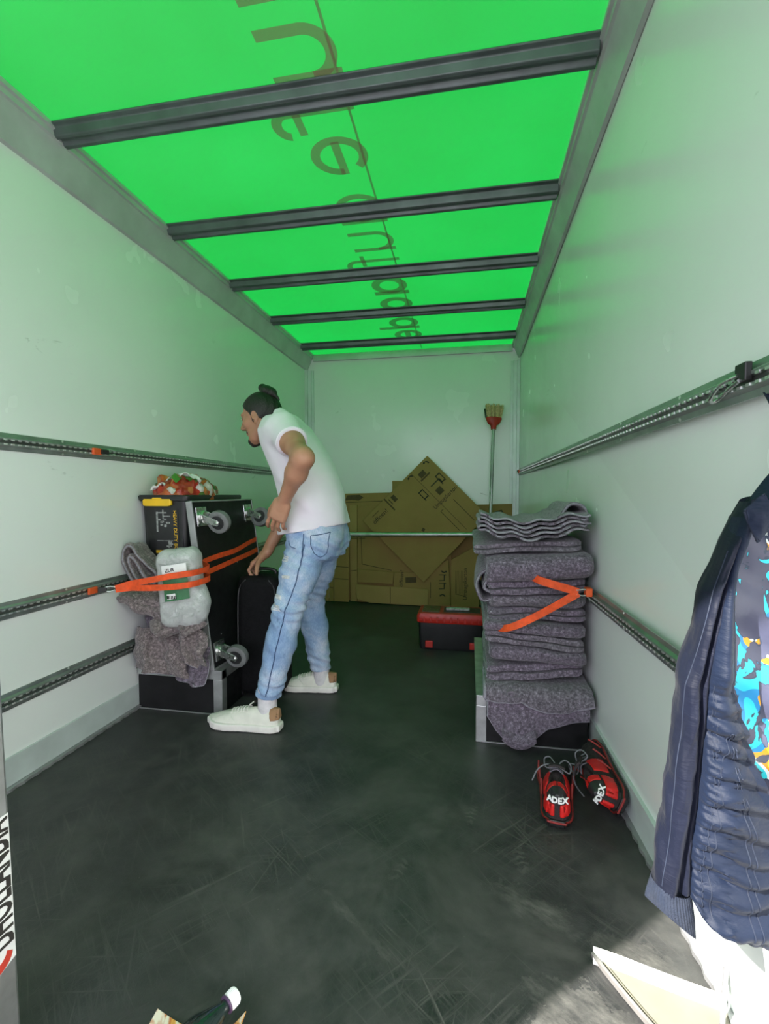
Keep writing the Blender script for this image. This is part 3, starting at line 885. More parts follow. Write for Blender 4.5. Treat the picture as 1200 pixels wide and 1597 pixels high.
def hanging(t, pts_top, drop, yfn, m, seed, th=.011, nu=40, nv=26, amp=.016, foldn=11.0, name='draped_cloth'):
    """loose sheet hanging from a top line, with vertical folds"""
    def fn(u, v):
        p = smooth_at(pts_top, u); d = drop(u) * v
        a = amp * (math.sin(u * foldn + seed + 1.5 * math.sin(v * 2 + seed)) + 1.1 * nz((u * 5, v * 4, 0), 1, seed)) * (.25 + .75 * v)
        return (p[0] + .015 * nz((u * 3, v * 3, 3), 1, seed) + .006 * math.sin(v * 8 + u * 6), p[1] + yfn(v) + a - amp, p[2] - d + .008 * nz((u * 5, v * 5, 5), 1, seed) + .005 * nz((u * 14, v * 12, 5), 1, seed))
    g = G(); g.shell(fn, nu, nv, th); g.build(name, m, t, smooth=60)
    G().tube([fn(i / 49, 1) for i in range(50)], th * .45, 6).build('hem', M['hem'], t)
    return fn
def smooth_at(pts, u):
    n = len(pts) - 1; x = u * n; i = min(int(x), n - 1); f = x - i; f = f * f * (3 - 2 * f)
    return [lerp(pts[i][k], pts[i + 1][k], f) for k in range(3)]
t = felt_thing('square brown-grey flap hanging from the heap over the wheel arch edge', (-1.36, 1.93, .22), heap)
hanging(t, [(-1.52, 1.945, .400), (-1.43, 1.925, .405), (-1.34, 1.935, .395), (-1.245, 1.955, .385)], lambda u: .185 + .01 * u, lambda v: -.035 * math.sin(v * 2.0), M['felt_brown'], 2.0, foldn=11, amp=.026)
t = felt_thing('corner of grey felt hanging over the aluminium edge of the arch', (-1.27, 1.94, .16), heap)
hanging(t, [(-1.42, 1.945, .225), (-1.32, 1.935, .245), (-1.22, 1.93, .27), (-1.165, 1.945, .32)], lambda u: interp([0, .3, .6, .85, 1], [.02, .065, .10, .15, .05], u), lambda v: -.02 * v, M['felt'], 5.0, foldn=9, amp=.016)
t = felt_thing('brown-grey flap sticking out to the left wall above the lowest rail', (-1.46, 1.9, .5), heap)
hanging(t, [(-1.555, 1.90, .565), (-1.47, 1.90, .590), (-1.38, 1.90, .585), (-1.30, 1.93, .56)], lambda u: interp([0, .3, .7, 1], [.02, .07, .13, .12], u), lambda v: -.05 * math.sin(v * 2.4), M['felt_brown'], 7.0, foldn=9, amp=.022)
t = felt_thing('crumpled grey blanket bulging below the plastic-wrapped pack', (-1.30, 1.92, .42), heap)
hanging(t, [(-1.40, 1.93, .485), (-1.32, 1.90, .475), (-1.22, 1.89, .480), (-1.14, 1.905, .50)], lambda u: interp([0, .25, .5, .8, 1], [.10, .105, .08, .075, .05], u), lambda v: -.06 * math.sin(v * 2.6), M['felt_brown'], 9.0, foldn=12, amp=.026)
t = felt_thing('folded grey corner between the plastic-wrapped pack and the dolly foot', (-1.19, 1.9, .3), heap)
hanging(t, [(-1.27, 1.905, .440), (-1.22, 1.89, .435), (-1.175, 1.895, .420), (-1.135, 1.905, .395)], lambda u: interp([0, .3, .6, 1], [.10, .15, .17, .13], u), lambda v: -.03 * math.sin(v * 2.6), M['felt_brown'], 13.0, foldn=10, amp=.020)
t = felt_thing('rolled brown-grey blanket standing up beside the black bin', (-1.47, 1.9, .62), heap)
pts = [(-1.455, .560), (-1.500, .620), (-1.538, .700), (-1.545, .755), (-1.525, .785), (-1.490, .775), (-1.462, .735), (-1.420, .690), (-1.385, .670), (-1.375, .640), (-1.40, .62), (-1.44, .650), (-1.475, .70), (-1.50, .735), (-1.515, .728), (-1.51, .69), (-1.47, .63), (-1.43, .585)]
sp = smoothpath([(a, b, 0) for a, b in pts], 70)
g, hems = ribbon_solid([(p.x, p.y) for p in sp], .016, lambda s, z, e: Vector((s + .012 * nz((z * 12, e * 4, 0)), lerp(1.865, 1.955, e) + .014 * nz((s * 14, z * 14, 0)), z + .010 * nz((s * 10, e * 3, 2)))), 10, hem_at=(0,))
g.build('rolled_cloth', M['felt_brown'], t, smooth=60)
for hp in hems: G().tube(hp, .0036, 6).build('hem', M['hem'], t)

# ------------------------------------------------------------------ black storage bin with a bag in it
def rring(cx, cy, hx, hy, r, z, k=6):
    out = []
    for (sx, sy, a0) in ((1, 1, 0), (-1, 1, 90), (-1, -1, 180), (1, -1, 270)):
        for i in range(k + 1):
            q = math.radians(a0 + 90 * i / k)
            out.append((cx + sx * (hx - r) + r * math.cos(q), cy + sy * (hy - r) + r * math.sin(q), z))
    return out
def loft(rings, cap0=True, cap1=True):
    k = len(rings[0]); g = G(); vs = [p for r in rings for p in r]
    fs = [(j * k + i, j * k + (i + 1) % k, (j + 1) * k + (i + 1) % k, (j + 1) * k + i) for j in range(len(rings) - 1) for i in range(k)]
    if cap0: fs.append(tuple(range(k))[::-1])
    if cap1: fs.append(tuple(range((len(rings) - 1) * k, len(rings) * k)))
    return g.add(vs, fs)
BX, BY = -1.419, 2.235
b = thing('storage_bin', 'black heavy duty storage bin with a yellow clip beside the left wall', 'bin', (BX, BY, .625))
R_ = [(.112, .238, .625), (.118, .244, .74), (.124, .250, .90), (.128, .254, .985), (.140, .268, .988), (.142, .270, 1.008), (.138, .266, 1.014), (.124, .250, 1.012), (.118, .244, .96), (.106, .232, .66)]
loft([rring(BX, BY, a * .96, c, .03, z) for a, c, z in R_]).build('tub', M['black_pl'], b, smooth=40)
yb = lambda z: BY - np.interp(z, [.625, .985], [.238, .254]) - .0015
G().obox((BX - .02, BY - .272, .985), ((1, 0, 0), (0, 1, 0), (0, 0, 1)), (.0, .0, .0))
cl = loft([rring(BX - .025 - .0, BY - .262, .075 * s, .010, .008, z) for s, z in ((.86, .962), (1.0, .968), (1.0, .988), (.93, .995))])
clip = cl.build('clip', M['yellow'], b, smooth=40, bevel=.002)
G().box((BX - .045, BY - .276, .992), (BX + .0, BY - .262, 1.002)).build('clip_tongue', M['yellow'], clip, bevel=.003)
for sx in (-.10, .085): G().box((BX + sx, yb(.8) - .001, .64), (BX + sx + .010, yb(.8) + .012, .97)).build('rib', M['black_pl'], b, bevel=.002)
def on_face(g, x0, x1, z0, z1, off=.001):
    g.add([(x0, yb(z0) - off, z0), (x1, yb(z0) - off, z0), (x1, yb(z1) - off, z1), (x0, yb(z1) - off, z1), (x0, yb(z0) + .002, z0), (x1, yb(z0) + .002, z0), (x1, yb(z1) + .002, z1), (x0, yb(z1) + .002, z1)],
          [(0, 1, 2, 3), (7, 6, 5, 4), (0, 4, 5, 1), (2, 6, 7, 3), (1, 5, 6, 2), (0, 3, 7, 4)])
    return g
lab = on_face(G(), -1.466, -1.345, .715, .948).build('label', M['label_black'], b)
g = G(); text_into(g, 'HEAVY DUTY BOX', .024, (-1.368, yb(.942) - .003, .942), (0, .0444, -1), (1, 0, 0), width=.205); g.build('lettering', M['print_yellow'], lab)
g = on_face(G(), -1.466, -1.345, .738, .752, .003); g.build('stripe', M['print_yellow'], lab)
g = G()
random.seed(3)
for (x0, x1, z0, z1) in ((-1.458, -1.450, .84, .935), (-1.458, -1.405, .928, .933), (-1.425, -1.42, .90, .945), (-1.42, -1.385, .912, .916), (-1.458, -1.375, .796, .799), (-1.40, -1.392, .765, .80)):
    on_face(g, x0, x1, z0, z1, .0025)
for _ in range(9):
    x = random.uniform(-1.45, -1.40); z = random.uniform(.86, .90); on_face(g, x, x + .012, z, z + .008, .0025)
for _ in range(6):
    x = random.uniform(-1.42, -1.385); z = random.uniform(.768, .79); on_face(g, x, x + .014, z, z + .007, .0025)
g.build('pictogram', M['print_grey'], lab)

def m_fruitbag():
    n = NT('fruit_printed_bag')
    v = n.new('ShaderNodeTexVoronoi'); v.inputs['Scale'].default_value = 26.0; v.inputs['Randomness'].default_value = 1.0
    n.l(n.mapped((1, 1, 1)), v.inputs['Vector'])
    sep = n.new('ShaderNodeSeparateColor'); n.l(v.outputs['Color'], sep.inputs[0])
    c = n.ramp(sep.outputs[0], [(0.0, (0.50, 0.035, 0.012)), (0.30, (0.62, 0.13, 0.03)), (0.52, (0.70, 0.26, 0.07)), (0.70, (0.42, 0.04, 0.02)), (0.80, (0.10, 0.22, 0.04)), (0.88, (0.72, 0.68, 0.62))], 'CONSTANT')
    edge = n.ramp(v.outputs['Distance'], [(0.0, 1.0), (0.55, 0.55)])
    n.set(n.mixc(1.0, c, edge, 'MULTIPLY'), 0.38, 0, 0.5)
    n.bump(n.noise(40, 4, dist=0.8), 0.4, 0.01)
    return n.m
M['fruit'] = m_fruitbag()
bag = thing('shopping_bag', 'crumpled red shopping bag with fruit print stuffed in the black bin', 'bag', (-1.41, 2.14, .98))
def bagf(u, v):
    a = u * 2 * math.pi; r = math.sin(v * math.pi * .5)
    x = -1.412 + .128 * r * math.cos(a); y = 2.165 + .195 * r * math.sin(a)
    z = .985 + .125 * math.cos(v * math.pi * .5) ** .7
    k = abs(nz((x * 15, y * 13, z * 10), 1, 4)) * .05 + abs(nz((x * 36, y * 33, z * 30), 1, 6)) * .022
    q = min(1, v * 3) * min(1, (1 - v) * 5 + .15)
    return (x + (k - .015) * math.cos(a) * .5 * q, y + (k - .015) * math.sin(a) * .5 * q, z + (k - .015) * (1.0 if v < .8 else .3))
g = G(); g.grid(bagf, 84, 46, True); g.build('sack', M['fruit'], bag, smooth=35)
for (c, w, hgt, yw) in (((-1.365, 2.06, 1.115), .085, .035, .02), ((-1.44, 2.00, 1.070), .05, .03, .01)):
    g = G(); g.shell(lambda u, v: (c[0] + (u - .5) * w * 2 + .010 * math.sin(v * 5), c[1] + (v - .5) * .035 + yw * math.sin(u * 3), c[2] + hgt * math.sin(u * math.pi) ** .8 - .035 + .008 * math.sin(u * 14 + v * 4)), 26, 6, .003)
    g.build('handle_flap', M['white_label'], bag, smooth=40)
for (c, r) in (((-1.34, 2.10, 1.09), .032), ((-1.385, 2.035, 1.095), .026)):
    g = G(); g.shell(lambda u, v: (c[0] + (u - .5) * r * 2, c[1] + (v - .5) * r * 1.2 - .01, c[2] + .012 * math.sin(u * 6) + (v - .5) * .02), 10, 6, .003)
    g.build('leaf_print', simple('leaf_green_film', (.07, .20, .03), .45), bag, smooth=40)

# ------------------------------------------------------------------ plastic wrapped pack
w = thing('wrapped_pack', 'white plastic-wrapped pack with a green label strapped over the blankets', 'package', (-1.22, 1.83, .44))
axw = [(1, .15, .06), (-.15, 1, .03), (-.10, -.03, 1)]
F = Field((-1.40, 1.70, .39), (-1.06, 1.97, .84), .0045)
F.rbox((-1.238, 1.842, .612), (.092, .058, .172), .045, axw)
F.ell((-1.192, 1.84, .545), (.085, .068, .10), k=.03)
F.warp(lambda X, Y, Z: .0016 * np.sin(X * 55 + 2.5 * np.sin(Z * 23 + Y * 31)) * np.sin(Z * 37 + X * 44) + .0008 * np.sin(Z * 120 + Y * 60 + 3 * np.sin(X * 50)))
F.build('film_wrap', M['poly'], w)
ln = Vector((.15, -1, 0)).normalized()
def on_pack(x, z): return Vector((x, 1.7685 + (x + 1.223) * .15, z))
def plate(x0, x1, z0, z1, off, sk=-.10):
    g = G(); n_ = 12
    def fn(u, v):
        x = lerp(x0, x1, u); z = lerp(z0, z1, v); p = on_pack(x + sk * (z - .612), z + (x - x0) * .16)
        return p + Vector((0, -off - .006 * math.sin(u * math.pi), 0))
    g.shell(fn, 10, 10, .0012); return g
lb = plate(-1.262, -1.158, .565, .655, .008).build('green_label', M['green_label'], w, smooth=60)
plate(-1.262, -1.158, .665, .715, .008).build('white_label', M['white_label'], w, smooth=60)
plate(-1.250, -1.205, .575, .597, .011).build('barcode_patch', M['white_label'], lb, smooth=60)
for k in range(7): plate(-1.246 + k * .0058, -1.2435 + k * .0058, .579, .593, .0128).build('bar', M['print_black'], lb)
g = G(); text_into(g, 'ZUR', .022, on_pack(-1.252, .688) + Vector((0, -.016, .002)), (1, .15, .16), (-.1, 0, 1), width=.04); g.build('lettering', M['print_black'], w)

# ------------------------------------------------------------------ moving dolly standing on its edge, four castors
da = Vector((-.132, 0, 1)).normalized(); db = Vector((.055, 1, 0)).normalized(); dn = db.cross(da).normalized(); db = da.cross(dn).normalized()
if dn.x < 0: dn = -dn
hh, hw, ht = .392, .272, .012
corner = Vector((-1.152, 1.945, .2085))
dc = corner + da * hh + db * hw - dn * ht
dol = thing('furniture_dolly', 'black furniture dolly standing on edge with grey castors facing the aisle', 'dolly', (dc.x, dc.y, .207))
G().obox(dc, (db, da, dn), (hw - .004, hh - .004, ht)).build('board', M['black_ply'], dol, bevel=.002)
for s in (-1, 1):
    G().obox(dc + db * s * (hw - .002), (db, da, dn), (.004, hh, ht + .004)).build('edge_strip', M['alu_dull'], dol, bevel=.002)
    G().obox(dc + da * s * (hh - .002), (db, da, dn), (hw, .004, ht + .004)).build('edge_strip', M['alu_dull'], dol, bevel=.002)
def castor(sb, sa, swing):
    p0 = dc + dn * ht + db * sb * (hw - .062) + da * sa * (hh - .075)
    pl = G().obox(p0 + dn * .003, (db, da, dn), (.040, .045, .003)).build('castor', M['steel'], dol, bevel=.002)
    hd = (-da * math.cos(swing) + db * math.sin(swing)).normalized()
    ax = hd.cross(dn).normalized()
    G().lathe(p0 + dn * .006, dn, [(0, .028), (.012, .028), (.018, .022)], 18).build('swivel', M['steel'], pl, smooth=40)
    wc = p0 + dn * .085 + hd * .036
    for s in (-1, 1):
        q = ax * s * .021
        poly = [p0 + dn * .014 - hd * .020 + q, p0 + dn * .014 + hd * .024 + q, wc + hd * .016 + q, wc + dn * .014 + q, wc - hd * .012 + dn * .008 + q]
        G().prism(poly, ax * .003 * s).build('fork', M['steel'], pl, bevel=.0008)
    G().lathe(wc - ax * .018, ax, [(0, .036), (.0, .046), (.004, .053), (.018, .055), (.032, .053), (.036, .046), (.036, .036)], 36).build('tyre', M['tyre'], pl, smooth=40)
    G().lathe(wc - ax * .0185, ax, [(0, .006), (0, .033), (.037, .033), (.037, .006)], 28).build('hub', M['hub'], pl, smooth=40)
    G().lathe(wc - ax * .030, ax, [(0, .005), (.003, .008), (.057, .008), (.060, .005)], 10).build('axle_bolt', M['steel'], pl, smooth=40)
castor(-1, 1, .25); castor(1, 1, -.3); castor(-1, -1, .2); castor(1, -1, .5)
random.seed(2)
for k in range(6):
    p = dc + dn * (ht - .0008) + db * random.uniform(-.2, .2) + da * random.uniform(-.3, .3)
    G().lathe(p, dn, [(0, .003), (.0012, .003), (.0018, .0012)], 8).build('screw_head', M['stud'], dol)

# ------------------------------------------------------------------ black suitcase
su = thing('suitcase', 'upright black soft suitcase beside the dolly, held by the man', 'suitcase', (-1.03, 2.24, 0))
loft([rring(-1.03, 2.235, .118 * a, .100 * a2, .045 * a, z) for a, a2, z in ((.80, .80, .022), (.96, .95, .03), (1, 1, .05), (1, 1, .30), (1, 1, .52), (.98, .97, .57), (.90, .90, .598), (.72, .75, .612))]).build('shell', M['suit'], su, smooth=50)
zp = [(-1.03 - .120, 2.19, .05), (-1.03 - .121, 2.185, .30), (-1.03 - .119, 2.19, .52), (-1.03 - .095, 2.19, .60)]
zpf = [(-1.128, 2.137, .06), (-1.130, 2.136, .3), (-1.128, 2.137, .50), (-1.118, 2.142, .56), (-1.09, 2.145, .595)]
G().tube(smoothpath(zpf, 24), .0035, 6).build('piping', simple('dark_grey_piping', (.05, .05, .055), .5), su, smooth=60)
G().tube(smoothpath([(-.932, 2.137, .06), (-.930, 2.136, .3), (-.932, 2.137, .50), (-.942, 2.142, .56), (-.97, 2.145, .595)], 24), .0035, 6).build('piping', simple('dark_grey_piping', (.05, .05, .055), .5), su, smooth=60)
G().tube(smoothpath([(-1.09, 2.235, .606), (-1.085, 2.235, .630), (-1.03, 2.235, .638), (-.975, 2.235, .630), (-.97, 2.235, .606)], 20), .009, 8).build('top_handle', M['black_pl'], su, smooth=60)
for sx in (-.09, .09):
    for sy in (-.07, .07):
        G().lathe((-1.03 + sx - .012, 2.235 + sy, .021), (1, 0, 0), [(0, .014), (.002, .0205), (.022, .0205), (.024, .014)], 16).build('wheel', M['hub'], su, smooth=40)

# ------------------------------------------------------------------ orange ratchet straps
def band(name, path, wdir, m, parent, width=.025, th=.0022, n=60, smooth_=True):
    P = smoothpath(path, n) if smooth_ else [Vector(p) for p in path]
    n = len(P)
    wd = [Vector(x).normalized() for x in wdir] if isinstance(wdir, list) else [Vector(wdir).normalized()] * 2
    def W_(i):
        x = i / (n - 1) * (len(wd) - 1); k = min(int(x), len(wd) - 2); return wd[k].lerp(wd[k + 1], x - k).normalized()
    g = G(); vs = []
    for i in range(n):
        t = (P[min(i + 1, n - 1)] - P[max(i - 1, 0)]).normalized(); ww = W_(i); ww = (ww - t * ww.dot(t)).normalized(); nn = t.cross(ww)
        for a, b_ in ((-1, -1), (1, -1), (1, 1), (-1, 1)):
            vs.append(P[i] + ww * a * width / 2 + nn * b_ * th / 2)
    fs = [(i * 4 + k, i * 4 + (k + 1) % 4, i * 4 + 4 + (k + 1) % 4, i * 4 + 4 + k) for i in range(n - 1) for k in range(4)] + [(0, 3, 2, 1), (n * 4 - 4, n * 4 - 3, n * 4 - 2, n * 4 - 1)]
    g.add(vs, fs)
    return g.build(name, m, parent, smooth=40)
def rail_hook(parent, x, y, z, sgn, stub_dir):
    """orange strap stub on the rail with a wire hook"""
    sd_ = Vector(stub_dir)
    G().obox((x - sgn * .018, y, z), ((0, 1, 0), (0, 0, 1), (1, 0, 0)), (.022, .014, .006)).build('stub', M['orange_pl'], parent, bevel=.003)
    c = Vector((x - sgn * .024, y, z)) + sd_ * .030
    G().obox(c, (sd_, (0, 0, 1), sd_.cross(Vector((0, 0, 1)))), (.016, .010, .005)).build('fitting', M['dark_steel'], parent, bevel=.002)
    for k in (-1, 1):
        p = [c + sd_ * .010 + Vector((0, 0, .009 * k)), c + sd_ * .030 + Vector((0, 0, .011 * k)), c + sd_ * .046 + Vector((0, 0, .006 * k))]
        G().tube(p, .0028, 8).build('hook_wire', M['steel'], parent, smooth=60)
    return c + sd_ * .048
s1 = thing('ratchet_strap', 'orange ratchet strap hooked to the left wall, tied round pack and dolly', 'strap', (-1.35, 1.85, .64))
e1 = rail_hook(s1, XL, 1.685, .617, -1, Vector((.80, .60, .03)).normalized())
face = lambda y, z: corner + da * ((z - corner.z) / da.z) + db * ((y - corner.y) / db.y) + dn * .004
up1 = (0, 0, 1)
band('webbing', [e1, (-1.42, 1.755, .637), (-1.325, 1.742, .656), (-1.23, 1.738, .676), (-1.165, 1.752, .686), (-1.136, 1.80, .688), (-1.140, 1.90, .692), face(1.96, .702) + dn * .003, face(2.10, .715), face(2.25, .722), face(2.38, .745), face(2.475, .758)], [(0, 0, 1), (.1, .1, 1), (.1, 0, 1), (0, 0, 1), (.1, 0, 1)], M['orange'], s1)
band('webbing', [e1 + Vector((0, 0, -.006)), (-1.42, 1.757, .618), (-1.325, 1.744, .624), (-1.23, 1.738, .632), (-1.160, 1.748, .640), (-1.130, 1.80, .643), (-1.136, 1.90, .646), face(1.96, .648) + dn * .003, face(2.10, .662), face(2.25, .676), face(2.38, .688), face(2.475, .700)], up1, M['orange'], s1)
s2 = thing('strap_hook', 'orange strap stub with wire hook on the upper left rail', 'strap hook', (XL, 1.74, 1.2))
rail_hook(s2, XL, 1.725, 1.197, -1, Vector((.25, .97, 0)).normalized())
s3 = thing('ratchet_strap', 'orange strap forming a V across the tall blanket stack', 'strap', (.42, 1.9, .62))
xr_ = XR(1.90, .62)
G().obox((xr_ - .030, 1.885, .645), ((0, 1, 0), (0, 0, 1), (1, 0, 0)), (.018, .016, .012)).build('stub', M['orange_pl'], s3, bevel=.003)
for k in (-1, 1):
    G().tube([(xr_ - .034, 1.875, .645 + .010 * k), (xr_ - .055, 1.868, .645 + .012 * k), (xr_ - .076, 1.868, .645 + .008 * k)], .003, 8).build('hook_wire', M['steel'], s3, smooth=60)
band('webbing', [(xr_ - .070, 1.868, .645), (.385, 1.872, .653), (.33, 1.872, .668), (.275, 1.885, .682), (.245, 1.925, .690)], (0, .05, 1), M['orange'], s3, .030)
band('webbing', [(xr_ - .070, 1.866, .643), (.36, 1.872, .610), (.27, 1.868, .555), (.18, 1.872, .505), (.135, 1.905, .482), (.12, 1.95, .475)], (.5, .05, 1), M['orange'], s3, .028)
s4 = thing('strap_hook', 'orange strap stub at the far end of the upper right rail', 'strap hook', (.43, 4.2, 1.2))
rail_hook(s4, XR(4.18, 1.212), 4.18, 1.212, 1, Vector((-.2, -.98, 0)).normalized())
s5 = thing('snap_hook', 'steel snap hook hanging on the upper right rail above the jacket', 'hook', (.47, .93, 1.21))
xh = XR(.93, 1.212) - .02
G().obox((xh + .002, .90, 1.225), ((0, 1, 0), (0, 0, 1), (1, 0, 0)), (.016, .016, .006)).build('fitting', M['dark_steel'], s5, bevel=.002)
G().tube(smoothpath([(xh - .004, .905, 1.222), (xh - .016, .935, 1.214), (xh - .014, .975, 1.196), (xh - .004, .985, 1.192), (xh + .002, .970, 1.198), (xh - .002, .935, 1.206), (xh - .004, .900, 1.212)], 36), .0035, 8).build('wire_loop', M['steel'], s5, smooth=60)

# ------------------------------------------------------------------ flattened moving cartons against the end wall
def carton(label, pts, y, m=None, th=.010, lean=.0, cat='carton'):
    xs = [p[0] for p in pts]; zs = [p[1] for p in pts]
    t = thing('flattened_carton', label, 'carton', ((min(xs) + max(xs)) / 2, y, max(0, min(zs))), 'flattened moving cartons at the end wall')
    yy = lambda z: y + lean * max(z, .002)
    g = G(); g.prism([(x, yy(z), max(z, .002)) for x, z in pts], (0, th, 0)); g.build('panel', m or M['card'], t, bevel=.002)
    return t, yy
def cmark(t, yy, name, pts, m=None, off=.0012):
    g = G(); g.prism([(x, yy(z) - off, z) for x, z in pts], (0, off * .8, 0)); return g.build(name, m or M['print_black'], t)
def cline(t, yy, a, b, w=.006, name='crease', m=None):
    a = Vector((a[0], a[1])); b = Vector((b[0], b[1])); d = (b - a).normalized(); nn = Vector((-d.y, d.x)) * w / 2
    return cmark(t, yy, name, [a + nn, a - nn, b - nn, b + nn], m or M['crease'])
M['crease'] = simple('carton_mark_brown', (0.10, 0.065, 0.03), 0.9)  # dark brown for carton fold lines, slots, stains and printed boxes
def ctext(t, yy, s, pos, right, up, size, width=None):
    g = G(); text_into(g, s, size, (pos[0], yy(pos[1]) - .0015, pos[1]), (right[0], 0, right[1]), (up[0], 0, up[1]), depth=.0004, width=width); return g.build('lettering', M['print_black'], t)
def arrow(t, yy, c, r, ang):
    """small curved arrow mark"""
    g = G(); pts = []
    for i in range(9):
        q = math.radians(ang + i * 14); pts.append((c[0] + r * math.cos(q), c[1] + r * math.sin(q)))
    for i in range(9):
        q = math.radians(ang + (8 - i) * 14); rr = r * (.72 - .02 * i); pts.append((c[0] + rr * math.cos(q), c[1] + rr * math.sin(q)))
    cmark(t, yy, 'arrow_mark', pts)
    q = math.radians(ang + 8 * 14)
    d = Vector((math.cos(q), math.sin(q))); tt = Vector((-d.y, d.x)); cc = Vector(c) + d * r * .85
    cmark(t, yy, 'arrow_mark', [cc + d * r * .4, cc + tt * r * .6, cc - d * r * .4])

t, yy = carton('wide brown carton standing left behind the others, with a dark torn top edge', [(-1.19, 1.02), (-.714, 1.03), (-.713, 0), (-1.19, 0)], 4.300)
cmark(t, yy, 'stain', [(-1.165, .955), (-1.14, 1.005), (-1.02, 1.01), (-.985, .985), (-1.03, .955), (-1.10, .962)], M['crease'])
cline(t, yy, (-1.185, .935), (-.72, .955))
t, yy = carton('tall narrow carton sticking up greenish behind the tilted one', [(-.716, 1.14), (-.517, 1.14), (-.484, 0), (-.70, 0)], 4.330)
t, yy = carton('carton standing far right behind the broom handle', [(-.235, .912), (.375, .930), (.378, 0), (-.230, 0)], 4.322, M['card_c'])
cmark(t, yy, 'print_line', [(.22, .86), (.285, .875), (.30, .845), (.305, .78), (.296, .78), (.290, .84), (.28, .862), (.22, .85)])
for i, (x0, x1, zt) in enumerate(((-1.346, -1.312, .46), (-1.307, -1.262, .565), (-1.257, -1.112, .57))):
    lab = ('narrow carton edge leftmost in the carton row', 'second narrow carton edge in the carton row, by the leftmost', 'half-height carton beside the two narrow carton edges')[i]
    t, yy = carton(lab, [(x0, zt), (x1, zt), (x1, 0), (x0, 0)], 4.245 - i * .004, (M['card_b'], M['card'], M['card'])[i])
    cline(t, yy, (x0 + .004, .22), (x1 - .004, .215)); cline(t, yy, (x0 + .004, .135 + .2 * (i == 2)), (x1 - .004, .13 + .2 * (i == 2)))
t, yy = carton('slim pale carton strip standing upright between the wide cartons', [(-1.112, .915), (-1.040, .915), (-1.040, 0), (-1.106, 0)], 4.272, M['card_b'])
cline(t, yy, (-1.108, .60), (-1.044, .60)); cline(t, yy, (-1.106, .29), (-1.044, .30))
t, yy = carton('big square carton behind the tilted one, with fold lines', [(-1.034, .88), (-1.00, .905), (-.747, .931), (-.159, .904), (-.157, 0), (-1.034, 0)], 4.262)
cline(t, yy, (-1.0, .62), (-.99, .36)); cline(t, yy, (-.99, .36), (-.71, .31)); cline(t, yy, (-1.02, .60), (-.96, .605))
cline(t, yy, (-.745, .30), (-.74, .26), .012, 'slot')
t, yy = carton('carton with open bottom flaps standing low in the middle', [(-.683, .298), (-.366, .307), (-.183, .434), (-.165, 0), (-.683, 0)], 4.222)
ctext(t, yy, 'öffnen!', (-.600, .165), (.06, 1), (-1, .06), .048, .15)
cmark(t, yy, 'print_box', [(-.575, .255), (-.475, .262), (-.473, .21), (-.573, .203)], M['crease'])
cline(t, yy, (-.43, .30), (-.41, .30), .02, 'slot', M['print_black'])
arrow(t, yy, (-.225, .335), .028, 200); arrow(t, yy, (-.235, .085), .028, 20)
for k, z in enumerate((.235, .160)):
    cmark(t, yy, 'print_box', [(-.268, z + .055), (-.205, z + .057), (-.203, z + .05), (-.215, z + .05), (-.217, z), (-.268, z - .004), (-.268, z + .003), (-.225, z + .006), (-.225, z + .05), (-.268, z + .049)])
cline(t, yy, (-.345, .22), (-.345, .07), .006, 'print_line')
f1, y1_ = carton('wide bottom flap hanging in front of the low middle carton', [(-1.037, .178), (-.364, .157), (-.364, .004), (-.90, .012), (-1.025, .045)], 4.196, M['card_b'])
cline(f1, y1_, (-.71, .165), (-.71, .012))
f2, y2_ = carton('upper side flap above the wide bottom flap', [(-1.011, .318), (-.679, .302), (-.690, .192), (-1.024, .200)], 4.208)
t, yy = carton('carton with vertical removal print beside the blanket stack', [(-.160, .426), (.07, .560), (.091, 0), (-.160, 0)], 4.234)
ctext(t, yy, 'Umzugskarton', (-.020, .065), (0, 1), (-1, 0), .050, .285)
for k in range(6): cline(t, yy, (-.122 + k * .012, .12), (-.120 + k * .012, .33), .0025, 'print_line')
cline(t, yy, (-.125, .115), (-.03, .10), .004)
# the tilted one: a square on its corner
t, yy = carton('square carton leaning on its corner in front of the others', [(-.376, 1.359), (.151, .833), (-.401, .222), (-.967, .771)], 4.178, M['card'], lean=.012)
A_, B_, C_, D_ = [Vector(p) for p in ((-.376, 1.359), (.151, .833), (-.401, .222), (-.967, .771))]
uu = (B_ - A_).normalized(); vv = (D_ - A_).normalized()
def dp(a, b_): return A_ + uu * a + vv * b_
cline(t, yy, dp(.0, .215), dp(.71, .215), .004)
arrow(t, yy, dp(.05, .06), .03, 30); arrow(t, yy, dp(.045, .245), .03, 60)
def sq(a0, b0, a1, b1, m=None, nm='print_box'): return cmark(t, yy, nm, [dp(a0, b0), dp(a1, b0), dp(a1, b1), dp(a0, b1)], m)
sq(.06, .115, .11, .18, M['crease']); sq(.115, .09, .13, .20, M['crease']); sq(.215, .065, .225, .17); sq(.225, .065, .265, .075)
for b0 in (.03, .24):
    sq(.18, b0, .27, b0 + .008); sq(.19, b0 + .045, .28, b0 + .053); sq(.18, b0, .19, b0 + .053); sq(.255, b0, .265, b0 + .053)
sq(.27, .11, .33, .17, M['crease'])
ctext(t, yy, 'Umzugskarton', dp(.395, .285), -vv, -uu, .055, .265)
cline(t, yy, dp(.44, .11), dp(.70, .11)); cline(t, yy, dp(.44, .235), dp(.44, .265)); cline(t, yy, dp(.44, .265), dp(.68, .265))
cline(t, yy, dp(.0, .55), dp(.14, .55), .014, 'slot'); sq(.03, .46, .09, .50, M['crease']); sq(.03, .52, .09, .53, M['crease'])
ctext(t, yy, 'öffnen!', dp(.105, .775), -vv, -uu, .055, .17)
